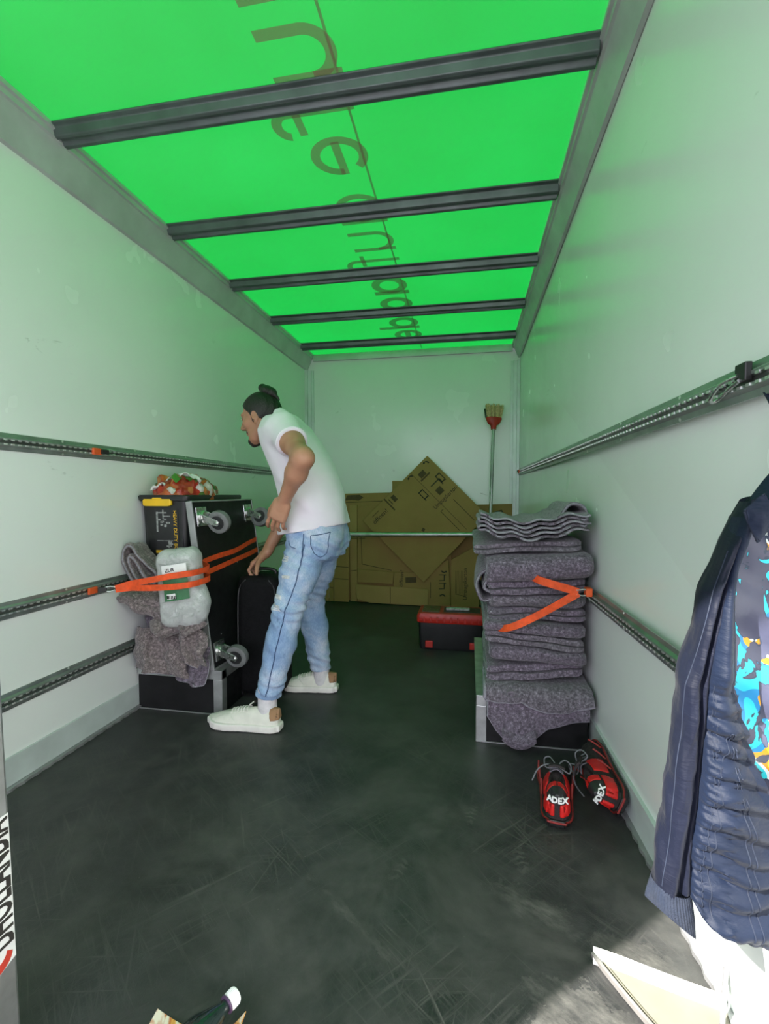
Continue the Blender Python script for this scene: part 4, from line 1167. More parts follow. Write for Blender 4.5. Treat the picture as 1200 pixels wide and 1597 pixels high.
cline(t, yy, dp(.04, .66), dp(.04, .745)); cmark(t, yy, 'stain', [dp(.43, .48), dp(.455, .475), dp(.465, .50), dp(.44, .51)], M['crease'])

# ------------------------------------------------------------------ load bar, broom, toolbox
lbr = thing('load_bar', 'horizontal aluminium load bar across in front of the cartons', 'bar', (-.5, 4.148, .64))
zb = lambda x: .655 + (x + .6) * .016
G().tube([(XL + .012, 4.148, zb(XL)), (.035, 4.148, zb(.035))], .020, 18).build('tube', M['alu'], lbr, smooth=60)
G().tube([(.030, 4.148, zb(.03)), (.34, 4.148, zb(.34))], .024, 16).build('grip', M['black_pl'], lbr, smooth=60)
G().tube([(.34, 4.148, zb(.34)), (.405, 4.148, zb(.40))], .016, 14).build('inner_tube', M['alu_dull'], lbr, smooth=60)
G().obox((.413, 4.148, zb(.41)), ((1, 0, 0), (0, 1, 0), (0, 0, 1)), (.010, .04, .045)).build('rubber_foot', M['black_pl'], lbr, bevel=.004)
G().obox((XL + .028, 4.148, zb(XL)), ((1, 0, 0), (0, 1, 0), (0, 0, 1)), (.010, .04, .028)).build('rubber_foot', M['black_pl'], lbr, bevel=.004)

br = thing('broom', 'upturned broom with red head and straw bristles behind the blanket stack', 'broom', (.15, 4.05, 0))
ba, bb = Vector((.150, 3.99, .004)), Vector((.200, 4.22, 1.60))
G().tube([ba, ba.lerp(bb, .5), bb], .0135, 12).build('handle', M['alu_dull'], br, smooth=60)
hx = Vector((1, .25, 0)).normalized(); hz = (bb - ba).normalized(); hy = hz.cross(hx).normalized(); hx = hy.cross(hz).normalized()
rg = []
for s, d, a in ((.022, .022, -.02), (.026, .026, .015), (.050, .032, .03), (.072, .036, .075), (.070, .036, .085)):
    rg.append([bb + hz * a + hx * s * math.cos(q) + hy * d * math.sin(q) for q in [2 * math.pi * i / 20 for i in range(20)]])
head = loft(rg).build('head', M['red_pl'], br, smooth=50)
random.seed(8); g = G()
for i in range(150):
    a = random.uniform(0, 2 * math.pi); r = math.sqrt(random.random())
    p = bb + hz * .078 + hx * .064 * r * math.cos(a) + hy * .030 * r * math.sin(a)
    q = bb + hz * random.uniform(.18, .205) + hx * .086 * r * math.cos(a) + hy * .045 * r * math.sin(a)
    g.tube([p, q], [.0032, .0026], 4)
o = g.build('bristles', M['bristle'], br); o['kind'] = 'stuff'
G().tube([bb + hz * .08 - hx * .066, bb + hz * .15 - hx * .078, bb + hz * .16 - hx * .080], .010, 8).build('corner_guard', M['black_pl'], head, smooth=60)

tb = thing('toolbox', 'black toolbox with red lid on the floor behind the blanket stack', 'toolbox', (-.115, 3.13, 0))
TX0, TX1, TY0, TY1 = -.335, .105, 3.02, 3.25
loft([rring((TX0 + TX1) / 2, (TY0 + TY1) / 2, hx_, hy_, .02, z) for hx_, hy_, z in ((.200, .100, .002), (.206, .104, .02), (.212, .108, .185))]).build('body', M['black_pl'], tb, smooth=40)
lid = loft([rring((TX0 + TX1) / 2, (TY0 + TY1) / 2, hx_, hy_, .022, z) for hx_, hy_, z in ((.216, .112, .178), (.222, .117, .185), (.222, .117, .222), (.214, .110, .240), (.205, .102, .243))]).build('lid', M['red_pl'], tb, smooth=40)
G().box((TX0 + .030, TY0 + .03, .2432), (TX0 + .145, TY1 - .03, .247)).build('organiser_window', simple('smoky_window', (.06, .05, .03), .25), lid, bevel=.002)
G().box((TX0 + .170, TY0 + .045, .2432), (TX1 - .03, TY1 - .045, .2455)).build('handle_recess', M['black_pl'], lid, bevel=.002)
G().box((TX0 + .185, TY0 + .085, .246), (TX0 + .340, TY0 + .120, .262)).build('handle', M['print_grey'], lid, bevel=.004)
for k in range(9): G().box((TX0 + .04 + k * .044, TY0 - .006, .186), (TX0 + .052 + k * .044, TY0 + .004, .220)).build('lid_rib', M['red_pl'], lid, bevel=.002)
for x in (TX0 + .055, TX1 - .10): G().box((x, TY0 - .004, .018), (x + .050, TY0 + .012, .062)).build('latch', M['red_pl'], tb, bevel=.004)

# ------------------------------------------------------------------ foreground: post with sticker, leaflet with bottle, tray, stick
po = thing('aluminium_post', 'silver upright post with a black lettered sticker beside the left wall', 'post', (-.81, .64, 0))
G().obox((-.889 - .03 * .70 + .03 * .52, .590, 1.0 - .52), ((1, 0, .03), (0, 1, 0), (-.03, 0, 1)), (.090, .090, .477)).build('profile', M['alu_post'] if 'alu_post' in M else M['alu'], po, bevel=.006)
G().box((-.97, .490, .0008), (-.770, .690, .003)).build('foot_plate', M['black_pl'], po)
px_ = lambda z: -.889 - .03 * .70 + .090 - .03 * (z - 1.0) + .0008
def on_post(g, pts, off=0.0):
    g.prism([(px_(z) + off, y, z) for y, z in pts], (.0006, 0, 0)); return g
stk = on_post(G(), [(.560, .165), (.676, .195), (.676, .455), (.560, .455)]).build('sticker', M['white_label'], po)
g = G(); text_into(g, 'DHOLLANDIA', .062, (px_(.225) + .0012, .6720, .225), (-.03, 0, 1), (0, -1, 0), bold=.0012, width=.225); g.build('lettering', M['print_black'], stk)
arc = [(.640 + .030 * math.cos(math.radians(200 + i * 12)), .212 + .024 * math.sin(math.radians(200 + i * 12))) for i in range(14)]
arc += [(.640 + .020 * math.cos(math.radians(200 + (13 - i) * 12)), .219 + .016 * math.sin(math.radians(200 + (13 - i) * 12))) for i in range(14)]
on_post(G(), arc, .0008).build('swoosh', simple('red_print', (.55, .05, .03), .5), stk)

lf = thing('leaflet', 'curled leaflet with orange food print on the floor under the bottle', 'leaflet', (-.5, .72, 0))
def m_leaf():
    n = NT('food_print_paper')
    a = n.noise(16, 4, 0.6, dist=1.0)
    n.set(n.ramp(a, [(0.38, (0.85, 0.80, 0.70)), (0.47, (0.80, 0.45, 0.10)), (0.55, (0.55, 0.16, 0.04)), (0.62, (0.82, 0.74, 0.60))]), 0.5)
    return n.m
def leaf(u, v):
    x = lerp(-.590, -.405, u); y = lerp(.50, .772, v)
    z = .004 + .045 * max(0, (u - .55) / .45) ** 2 * (.3 + .7 * v) + .016 * max(0, (.25 - u) / .25) ** 1.5 * v + .006 * math.sin(u * 7) * v
    return (x + .01 * (1 - v), y + .012 * abs(u - .5) * v * 2 - .006, z)
g = G(); g.shell(leaf, 24, 20, .0012); g.build('sheet', m_leaf(), lf, smooth=60)
bo = thing('drink_bottle', 'dark drink bottle with a white cap lying on the leaflet', 'bottle', (-.5, .72, .005))
n = NT('dark_bottle_plastic'); bot_m = n.set((.012, .022, .022), .10, 0, .6, Coat_Weight=.3)
c0 = Vector((-.437, .800, .055)); ax = Vector((-.42, -.88, -.06)).normalized()
G().lathe(c0 + ax * .016, ax, [(0, .0105), (.012, .0115), (.016, .0125), (.035, .020), (.06, .030), (.085, .0325), (.11, .031), (.13, .0325), (.20, .0325), (.212, .029), (.216, .018)], 28).build('body', bot_m, bo, smooth=50)
G().lathe(c0 + ax * .019, ax, [(0, .0155), (.003, .0155)], 24).build('neck_ring', simple('purple_neck_ring', (.10, .05, .12), .4), bo, smooth=40)
g = G(); prof = [(-.001, .010), (-.002, .0128), (0, .0142), (.016, .0145), (.0175, .0138)]
g.lathe(c0, ax, prof, 28); cp = g.build('cap', M['cap'], bo, smooth=40)
aa = ax.orthogonal().normalized(); ab = ax.cross(aa)
for i in range(28):
    q = 2 * math.pi * i / 28; d = aa * math.cos(q) + ab * math.sin(q)
    G().tube([c0 + ax * .001 + d * .0145, c0 + ax * .015 + d * .0147], .0007, 4).build('cap_rib', M['cap'], cp)

tr = thing('plastic_tray', 'cream plastic tray with a white lip lying in the sunlit corner', 'tray', (.41, .93, 0))
far = [(.272, 1.056), (.33, 1.042), (.40, 1.022), (.47, 1.004), (.505, .996)]
lft = smoothpath([(.272, 1.056, 0), (.292, 1.02, 0), (.318, .975, 0), (.350, .925, 0), (.40, .86, 0), (.43, .80, 0)], 18)
poly = [(x, y, .004) for x, y in far] + [(.512, .78, .004)] + [(p.x, p.y, .004) for p in lft[::-1][:-1]]
G().prism(poly, (0, 0, .004)).build('base', M['cream_pl'], tr)
band('lip', [(x, y - .006, .013) for x, y in far], (0, .75, .6), M['white_pl'], tr, .030, .006, 30)
band('side_lip', [(p.x, p.y - .004, .010) for p in lft], (-.3, 0, 1), simple('grey_plastic_edge', (.20, .19, .18), .5), tr, .016, .006, 40)
G().tube([Vector((p.x + .012, p.y - .004, .010)) for p in lft], .0025, 6).build('inner_ridge', M['cream_pl'], tr, smooth=60)
sk = thing('thin_rod', 'thin grey rod leaning on the right wall behind the tray', 'rod', (.50, .95, 0))
G().tube([(.470, .935, .004), (.505, .995, .085)], .0045, 8).build('rod', M['alu_dull'], sk, smooth=60)

# ------------------------------------------------------------------ shoes
def shoe_fields(T, parent, L, mu, ms, mode, names=None):
    wy = np.array([0, .03, .10, .30, .5, .70, .85, .94, 1.0]) * L
    wv = np.array([.016, .028, .035, .036, .040, .049, .046, .034, .010]) * (L / .30)
    tv_y = np.array([0, .10, .25, .35, .5, .70, .85, 1.0]) * L
    tv = np.array([.092, .098, .092, .090, .076, .060, .050, .034]) if mode == 'work' else np.array([.094, .096, .090, .092, .084, .068, .056, .040])
    base = .020 if mode == 'work' else .030
    def upper(X, Y, Z, grow=0.0):
        w = np.interp(Y, wy, wv) + grow; t = np.interp(Y, tv_y, tv) + grow
        q = ((np.abs(X) / w) ** 2.3 + (np.maximum(Z, 0) / t) ** 2.3) ** (1 / 2.3)
        d = (q - 1) * np.minimum(w, t)
        return np.maximum(np.maximum(d, -Y - grow), np.maximum(Y - L - grow, base - .006 - Z))
    lo, hi = (-.075, -.03, -.01), (.075, L + .03, .14)
    F = Field(lo, hi, .0035); F.func(lo, hi, upper)
    if mode == 'work': F.ell((0, .075, .112), (.024, .058, .050), op='cut')
    up = F.build(names[0] if names else 'upper', mu, parent, xf=T, relax=2)
    flare = .006 if mode == 'work' else .009
    def sole(X, Y, Z):
        w = np.interp(Y, wy, wv) + flare
        rise = .012 * np.clip((Y - .8 * L) / (.25 * L), 0, 1) ** 2
        return np.maximum(np.maximum(np.abs(X) - w, np.maximum(-Y - flare, Y - L - flare)), np.maximum(Z - base - rise * .6 - .002, rise + .001 - Z))
    F = Field(lo, hi, .0035); F.func(lo, hi, sole)
    so = F.build('sole', ms, parent, xf=T, relax=2)
    return up, so, upper, (lo, hi), base
def region(upper, lohi, grow, test, res=.0035):
    """a panel: the upper grown a little and kept only where test < 0"""
    lo, hi = lohi
    F = Field(lo, hi, res)
    F.func(lo, hi, lambda X, Y, Z: np.maximum(np.maximum(upper(X, Y, Z, grow), -upper(X, Y, Z, grow - .006)), test(X, Y, Z)))
    return F
M['shoe_black'] = simple('black_shoe_mesh', (.020, .014, .014), .75, 0, .25, 60, .5, 350)
M['shoe_red'] = simple('red_shoe_panel', (.62, .012, .010), .5, 0, .12, 30)
M['shoe_dred'] = simple('dark_red_rubber', (.24, .018, .015), .55)
M['lace_grey'] = simple('grey_lace', (.16, .16, .18), .8)
def lace(T, pts, m, parent, r=.0022, n=26):
    g = G(); g.tube(smoothpath(pts, n), r, 6); g.xf(T); return g.build('lace', m, parent, smooth=60)
def work_shoe(label, heel, ang, roll, word):
    t = thing('work_shoe', label, 'shoe', (heel[0], heel[1], 0), 'pair of red and black work shoes')
    T = Matrix.Translation((heel[0], heel[1], heel[2])) @ Matrix.Rotation(ang, 4, 'Z') @ Matrix.Rotation(roll, 4, 'Y') @ Matrix.Scale(1.1, 4) @ Matrix.Translation((0, .008, 0))
    up, so, fn, lh, base = shoe_fields(T, t, .295, M['shoe_black'], M['black_pl'], 'work')
    # red stripe round the sole
    g = G(); wy = np.array([0, .03, .10, .30, .5, .70, .85, .94, 1.0]) * .295; wv = np.array([.016, .028, .035, .036, .040, .049, .046, .034, .010]) * .983 + .007
    ring = [(-w, y, .017) for y, w in zip(np.linspace(0, .30, 26), np.interp(np.linspace(0, .30, 26), wy, wv))]
    ring = [(-.024, -.006, .017)] + ring + [(-x, y, z) for x, y, z in ring[::-1]] + [(.024, -.006, .017), (0, -.0075, .017), (-.024, -.006, .017)]
    g.tube(ring, .0030, 6); g.xf(T); g.build('sole_stripe', M['shoe_dred'], so, smooth=60)
    for s in (-1, 1):
        R = region(fn, lh, .0035, lambda X, Y, Z: np.maximum(np.maximum(.030 - Z, Z - .066), np.maximum(Y - .060 - .12 * (Z - .03), .006 - s * X)))
        R.build('heel_panel', M['shoe_red'], t, xf=T)
        R = region(fn, lh, .0030, lambda X, Y, Z: np.maximum(np.maximum(.030 - Z, Z - .075), np.maximum(np.maximum(.085 - Y, Y - .150), -s * X)))
        R.build('side_panel', M['shoe_red'], t, xf=T)
        R = region(fn, lh, .0030, lambda X, Y, Z: np.maximum(np.maximum(.070 - Z, Z - .096), np.maximum(np.maximum(.034 - Y, Y - .062), -s * X)))
        R.build('collar_patch', M['shoe_red'], t, xf=T)
        for k in range(3):
            pts = [(s * (np.interp(y, wy, wv) - .001), y, z) for y, z in ((.10 + k * .05, .024), (.115 + k * .05, .040), (.125 + k * .05, .058))]
            g = G(); g.tube(smoothpath(pts, 10), .0028, 6); g.xf(T); g.build('side_stripe', M['shoe_dred'], t, smooth=60)
    # lettering on the heel strap
    for k, ch in enumerate(word):
        a = (k - (len(word) - 1) / 2) * .0135
        y = -.0045 + (abs(a) / .034) ** 2 * .016
        g = G(); text_into(g, ch, .022, (a, y, .0715), (1, a * 14, 0), (0, .12, 1), depth=.0018, bold=.0008, center=True); g.xf(T); g.build('lettering', M['white_label'], t)
    R = region(fn, lh, .0028, lambda X, Y, Z: np.maximum(np.maximum(.067 - Z, Z - .100), Y - .034))
    R.build('heel_strap', M['label_black'], t, xf=T)
    g = G(); g.shell(lambda u, v: ((u - .5) * .045, .10 + v * .05, .098 + .02 * (1 - v) - .006 * (2 * u - 1) ** 2), 8, 8, .006); g.xf(T); g.build('tongue', M['shoe_black'], t, smooth=60)
    for k in range(4):
        y = .125 + k * .022; z = float(np.interp(y, np.array([0, .10, .25, .35, .5, .70, .85, 1.0]) * .295, [.092, .098, .092, .090, .076, .060, .050, .034])) + .003
        lace(T, [(-.020, y, z - .004), (0, y + .008, z + .003), (.020, y, z - .004)], M['lace_grey'], t)
    lace(T, [(.0, .130, .100), (-.03, .125, .104), (-.055, .115, .088), (-.07, .10, .060)], M['lace_grey'], t)
    lace(T, [(.0, .130, .100), (.022, .150, .112), (.040, .150, .100), (.036, .130, .085), (.012, .128, .098)], M['lace_grey'], t)
    lace(T, [(.0, .130, .100), (-.018, .155, .112), (-.035, .160, .102), (-.030, .138, .088), (.0, .128, .098)], M['lace_grey'], t)
    return t
work_shoe('red and black work shoe standing flat away from the wall', (.268, 1.455, .001), math.radians(-9), 0, 'ADEX')
work_shoe('red and black work shoe tipped against the foot of the right wall', (.480, 1.500, .060), math.radians(4), math.radians(-68), 'ADEX')
# ------------------------------------------------------------------ the man bending over the suitcase
def m_skin():
    n = NT('skin')
    c = n.ramp(n.noise(14, 3), [(0.3, (0.36, 0.175, 0.105)), (0.7, (0.46, 0.235, 0.150))])
    n.set(c, 0.5, 0, 0.4, Subsurface_Weight=0.12, Subsurface_Scale=0.02)
    n.b.inputs['Subsurface Radius'].default_value = (1.0, 0.35, 0.2)
    n.bump(n.noise(170, 3), 0.12, 0.002)
    return n.m
def m_jeans():
    n = NT('washed_denim')
    big = n.ramp(n.noise(6.5, 5, 0.65, dist=0.5), [(0.30, (0.17, 0.28, 0.48)), (0.48, (0.31, 0.43, 0.62)), (0.62, (0.50, 0.58, 0.71)), (0.78, (0.68, 0.70, 0.76))])
    weave = n.noise(1.0, 2, 0.5, n.mapped((420, 420, 90)))
    seam = n.ramp(n.noise(28, 4, 0.7, n.mapped((1, 1, .35))), [(0.64, 0.0), (0.72, 0.5)])
    c = n.mixc(n.ramp(weave, [(0.35, 0.0), (0.7, 0.35)]), big, (0.07, 0.14, 0.30))
    n.set(n.mixc(seam, c, (0.06, 0.11, 0.23)), 0.88, 0, 0.2)
    n.bump(n.math('ADD', n.math('MULTIPLY', weave, 0.4), n.noise(34, 4)), 0.35, 0.006)
    return n.m
def m_shirt():
    n = NT('pale_cotton')
    n.set(n.ramp(n.noise(5, 3), [(0.3, (0.70, 0.66, 0.73)), (0.7, (0.78, 0.74, 0.80))]), 0.9, 0, 0.2, Sheen_Weight=0.1)
    n.bump(n.noise(11, 4, dist=0.6), 0.25, 0.012)
    return n.m
M['skin'] = m_skin(); M['jeans'] = m_jeans(); M['shirt'] = m_shirt()
M['hair'] = simple('black_hair', (.010, .008, .007), .45, 0, .3, 90, .8, 220)
M['beard'] = simple('dark_beard', (.018, .012, .009), .8, 0, .3, 200, .8, 400)
M['lip'] = simple('lips', (.30, .11, .085), .5)
M['eye_white'] = simple('eye_white', (.70, .68, .64), .25, 0, .03)
M['iris'] = simple('dark_iris', (.03, .018, .01), .2)
M['denim_thread'] = simple('dark_seam_thread', (.05, .09, .19), .9)
M['sneaker'] = simple('off_white_leather', (.70, .69, .62), .5, 0, .06, 20)
M['sneaker_sole'] = simple('white_rubber_sole', (.76, .73, .69), .55, 0, .05, 20)
M['tan'] = simple('tan_suede_tab', (.34, .19, .10), .85)
M['sock'] = simple('white_sock', (.68, .66, .68), .9, 0, .08, 40, .4, 200)

man = thing('person', 'bearded man with a hair bun in white T-shirt and light jeans bending over the suitcase', 'person', (-.80, 2.1, 0))
V3 = lambda *a: np.array(a, float)
# joints
shL, shR = V3(-.815, 1.965, 1.305), V3(-.855, 2.285, 1.300)
elL, wrL = V3(-.645, 1.755, 1.160), V3(-.775, 1.870, .985)
elR, wrR = V3(-.905, 2.330, .975), V3(-1.020, 2.225, .715)
hipL, knL, anL = V3(-.715, 2.030, .870), V3(-.780, 1.935, .520), V3(-.865, 1.885, .110)
hipR, knR, anR = V3(-.700, 2.220, .860), V3(-.805, 2.290, .480), V3(-.755, 2.300, .105)
hc = V3(-.985, 2.115, 1.385)
fd = V3(-.958, .06, -.280); fd /= np.linalg.norm(fd)
sd_ = np.cross(V3(0, 0, 1), fd); sd_ /= np.linalg.norm(sd_)          # to his left (towards the opening)
if sd_[1] > 0: sd_ = -sd_
ud = np.cross(fd, sd_); ud = ud if ud[2] > 0 else -ud
HS = .93
hp = lambda d, s, u: hc + HS * (fd * d + sd_ * s + ud * u)
AX = [fd, sd_, ud]

Z_ = np.array([.84, .90, .97, 1.04, 1.11, 1.185, 1.25, 1.31, 1.36, 1.40])
cxv = np.array([-.722, -.718, -.726, -.740, -.762, -.795, -.828, -.856, -.876, -.890])
hdv = np.array([.140, .141, .140, .140, .140, .136, .128, .112, .080, .050])
hwv = np.array([.172, .172, .170, .172, .178, .188, .194, .184, .135, .070])
cyv = 2.122
def torso(grow, zlo=.84, zhi=1.385):
    def fn(X, Y, Z):
        cx = np.interp(Z, Z_, cxv); a = np.interp(Z, Z_, hdv) + grow; b = np.interp(Z, Z_, hwv) + grow
        q = ((np.abs(X - cx) / a) ** 2.25 + (np.abs(Y - cyv) / b) ** 2.25) ** (1 / 2.25)
        d = (q - 1) * np.minimum(a, b)
        return np.maximum(d, np.maximum(zlo - Z, Z - zhi - grow))
    return fn
TLO, THI = (-1.08, 1.80, .76), (-.52, 2.38, 1.44)

def hand(F, w, f, n, s, curl, spread=.0, thumb=(.55, .5), k=.004, sc_=1.0, order=1):
    """w wrist, f along the palm, n back of the hand, s towards the thumb"""
    f = V3(*f); f /= np.linalg.norm(f); n = V3(*n); n = n - f * (n @ f); n /= np.linalg.norm(n); s_ = np.cross(f, n); s_ = s_ if s_ @ V3(*s) > 0 else -s_
    nails = []
    pl = .080 * sc_
    F.cone(w - f * .02, w + f * .02, .026, .025, .015, n, .78)
    F.rbox(w + f * (pl * .55), (pl * .55, .040 * sc_, .0145), .0135, [f, s_, n], k=.014)
    F.ell(w + f * .035 + s_ * .020 - n * .006, (.036, .022, .019), [f, s_, n], k=.010)
    for i, (off, L, cu) in enumerate(((.0325, .080, curl[0]), (.0115, .089, curl[1]), (-.0100, .083, curl[2]), (-.0310, .066, curl[3]))):
        p = w + f * (pl * (.98 - .05 * abs(i - 1))) + s_ * off * sc_
        F.cone(p - f * .030 - n * .001, p, .0098, .0102, .006)
        ang = 0; dirv = f + s_ * spread * (1.5 - i)
        for j, (fr, a) in enumerate(zip((.46, .30, .24), cu)):
            ang += a
            d = (dirv * math.cos(ang) - n * math.sin(ang)); d /= np.linalg.norm(d)
            q = p + d * L * fr * sc_
            F.cone(p, q, (.0090, .0083, .0077)[j] * sc_, (.0085, .0078, .0066)[j] * sc_, .0025)
            p = q
        nails.append((p, d, n))
    b = w + f * .022 + s_ * .034 - n * .006
    d1 = f * math.cos(thumb[0]) + s_ * math.sin(thumb[0]) - n * .25; d1 /= np.linalg.norm(d1)
    p1 = b + d1 * .042
    d2 = f * math.cos(thumb[1]) + s_ * math.sin(thumb[1]) * .6 - n * .45; d2 /= np.linalg.norm(d2)
    p2 = p1 + d2 * .032; p3 = p2 + (d2 - n * .25) / np.linalg.norm(d2 - n * .25) * .024
    F.cone(b - d1 * .018, p1, .014, .0118, .008); F.cone(p1, p2, .0115, .0105, .003); F.cone(p2, p3, .0105, .0085, .003)

# ---- body: one continuous skin
F = Field((-1.20, 1.68, .03), (-.52, 2.42, 1.53), .0032)
F.func(TLO, THI, torso(-.022, .86, 1.37))
F.ell((-.725, 2.12, .84), (.105, .150, .11), k=.05)
for hp_, kn, an in ((hipL, knL, anL), (hipR, knR, anR)):
    F.cone(hp_, kn, .072, .048, .04); F.cone(kn, kn * .6 + an * .4, .046, .046, .02); F.cone(kn * .6 + an * .4, an, .046, .031, .02)
# neck and head
nb = V3(-.875, 2.12, 1.345)
F.cone(nb, hp(-.035, 0, -.045), .062, .054, .03)
F.ell(hp(-.012, 0, .022), HS * V3(.098, .077, .097), AX, k=.02)
F.ell(hp(.030, 0, -.030), HS * V3(.064, .062, .088), AX, k=.03)
F.cone(hp(.045, .022, -.088), hp(.062, 0, -.100), HS * .026, HS * .024, .025)
F.cone(hp(.045, -.022, -.088), hp(.062, 0, -.100), HS * .026, HS * .024, .025)
for s in (-1, 1):
    F.cone(hp(-.005, s * .058, -.050), hp(.045, s * .030, -.090), HS * .016, HS * .018, .03)        # jaw line
    F.ell(hp(.058, s * .042, -.018), HS * V3(.026, .022, .020), AX, k=.02)                          # cheekbone
    F.ell(hp(.074, s * .030, .030), HS * V3(.014, .026, .010), AX, k=.014)                          # brow
    F.ell(hp(.094, s * .031, .008), HS * V3(.013, .017, .011), AX, op='cut')                        # eye socket
    F.ell(hp(-.008, s * .080, -.006), HS * V3(.019, .009, .027), [fd, sd_ + .35 * s * -fd, ud], k=.006)   # ear
    F.ell(hp(-.004, s * .089, -.002), HS * V3(.011, .006, .018), [fd, sd_, ud], op='cut')
    F.ell(hp(-.001, s * .079, -.034), HS * V3(.009, .006, .010), AX, k=.005)
    F.ell(hp(.102, s * .013, -.030), HS * V3(.011, .009, .008), AX, k=.006)                         # nostril wing
F.cone(hp(.088, 0, .024), hp(.116, 0, -.022), HS * .0085, HS * .0125, .012)                          # nose
F.ell(hp(.088, 0, -.058), HS * V3(.014, .024, .006), AX, k=.008); F.ell(hp(.084, 0, -.068), HS * V3(.014, .021, .007), AX, k=.008)
F.ell(hp(.074, 0, -.094), HS * V3(.020, .022, .017), AX, k=.014)
# arms
for sh, el, wr in ((shL, elL, wrL), (shR, elR, wrR)):
    F.cone(sh, sh * .5 + el * .5, .052, .047, .03); F.cone(sh * .5 + el * .5, el, .047, .039, .03)
    m_ = el * .68 + wr * .32
    F.cone(el, m_, .039, .0405, .035); F.cone(m_, wr, .0405, .025, .03)
    F.cone(V3(cxv[7], cyv, 1.30), sh, .07, .055, .05)
u_ = (elL - shL) / np.linalg.norm(elL - shL)
F.ell(elL + u_ * .014 + V3(.006, -.002, .0), (.017, .017, .017), k=.03)
hand(F, wrL, (-.42, .10, -.90), (-.10, -1, -.10), (-1, 0, .3), [(.15, .45, .35), (.22, .48, .35), (.28, .50, .35), (.34, .52, .35)], .07, (.35, .15))
hand(F, wrR, (-.72, -.18, -.58), (-.55, -.15, .82), (0, -1, 0), [(.35, .95, .6), (.45, 1.0, .6), (.5, 1.0, .6), (.5, 1.0, .6)], .05, (.9, 1.15))
body = F.build('body', M['skin'], man, relax=0)

# ---- T-shirt
F = Field(TLO, THI, .0045)
hem = lambda X: .832 + (X + .855) * .17
F.func(TLO, THI, lambda X, Y, Z: torso(.006, .78, 1.372)(X, Y, Z) - .013 * np.clip((.98 - Z) / .10, 0, 1) + .0050 * np.sin(34 * (Z * 1.1 + X * .9) + 3 * np.sin(Y * 11)) * np.clip((1.15 - Z) * 6, 0, 1) + .0055 * np.sin(Y * 34 + 4 * np.sin(Z * 9)) * np.clip((1.05 - Z) * 8, 0, 1))
for sh, el, e in ((shL, elL, .50), (shR, elR, .42)):
    F.cone(V3(cxv[7], cyv, 1.305), sh, .075, .070, .04)
    F.capcone(sh, sh * (1 - e) + el * e, .070, .066, .03)
F.cone(V3(-.885, 2.12, 1.340), V3(-.905, 2.12, 1.362), .074, .070, .02)
nv_ = (hp(-.03, 0, -.05) - nb); nv_ /= np.linalg.norm(nv_); nc = nb + nv_ * .036
F.func(nc - .1, nc + .1, lambda X, Y, Z: np.maximum(-((X - nc[0]) * nv_[0] + (Y - nc[1]) * nv_[1] + (Z - nc[2]) * nv_[2]), np.sqrt((X - nc[0]) ** 2 + (Y - nc[1]) ** 2 + (Z - nc[2]) ** 2) - .095), op='cut')
F.func(TLO, (-.5, 2.4, 1.0), lambda X, Y, Z: Z - hem(X), op='cut')
sh_ = F.build('t_shirt', M['shirt'], man, relax=2)
# raised hems
def ring_at(c, ax, r, flat=None, n=36, rr=.0035):
    ax = Vector(ax).normalized(); a = ax.orthogonal().normalized(); b = ax.cross(a)
    pts = [Vector(c) + a * r * math.cos(2 * math.pi * i / n) + b * r * math.sin(2 * math.pi * i / n) for i in range(n + 1)]
    return G().tube(pts, rr, 6, cap=False)
for sh, el, e in ((shL, elL, .50), (shR, elR, .42)):
    a = sh * (1 - e) + el * e; ring_at(a - (el - sh) * .03, el - sh, .0655).build('sleeve_hem', M['shirt'], sh_, smooth=60)

# ---- jeans
JLO, JHI = (-1.02, 1.78, .06), (-.52, 2.42, .94)
F = Field(JLO, JHI, .0045)
def hips(X, Y, Z):
    a = np.interp(Z, [.74, .80, .86, .93], [.108, .126, .129, .127]); b = np.interp(Z, [.74, .80, .86, .93], [.150, .172, .170, .165])
    cx = np.interp(Z, [.74, .86, .93], [-.705, -.712, -.716])
    q = ((np.abs(X - cx) / a) ** 2.3 + (np.abs(Y - 2.124) / b) ** 2.3) ** (1 / 2.3)
    return np.maximum((q - 1) * np.minimum(a, b), np.maximum(.745 - Z, Z - .925))
F.func((-.90, 1.90, .72), (-.53, 2.34, .94), hips)
for hp_, kn, an, cuff in ((hipL, knL, anL, .150), (hipR, knR, anR, .118)):
    dz = 0
    up_ = hp_ + V3(-.005, .006 * np.sign(hp_[1] - 2.12) * -1, -.06)
    F.cone(up_, up_ * .5 + kn * .5, .092, .082, .05); F.cone(up_ * .5 + kn * .5, kn, .082, .066, .03)
    F.cone(kn, kn * .62 + an * .38, .066, .066, .02); F.cone(kn * .62 + an * .38, an, .066, .052, .02)
F.ell((-.660, 2.05, .815), (.072, .085, .085), k=.05); F.ell((-.655, 2.20, .81), (.072, .085, .085), k=.05)
def folds(X, Y, Z):
    k = np.exp(-((Z - .52) / .07) ** 2) + np.exp(-((Z - .75) / .07) ** 2) * .9 + np.exp(-((Z - .17) / .06) ** 2) * 1.0
    return .0042 * k * np.sin(Z * 150 + X * 55 + 2.5 * np.sin(Y * 22)) + .0022 * np.sin(Z * 55 + X * 70 + 2 * np.sin(Y * 26))
F.warp(folds)
F.func(JLO, (-.5, 2.07, .25), lambda X, Y, Z: Z - (.140 + .10 * (-.865 - X)) + 0 * Y, op='cut')
F.func((-1.02, 2.07, .06), (-.5, 2.45, .25), lambda X, Y, Z: Z - .112 + 0 * X, op='cut')
je = F.build('jeans', M['jeans'], man, relax=1)
def on_leg(pts, r, m=M['denim_thread'], nm='seam', n=50):
    return G().tube(smoothpath(pts, n), r, 5).build(nm, m, je, smooth=60)
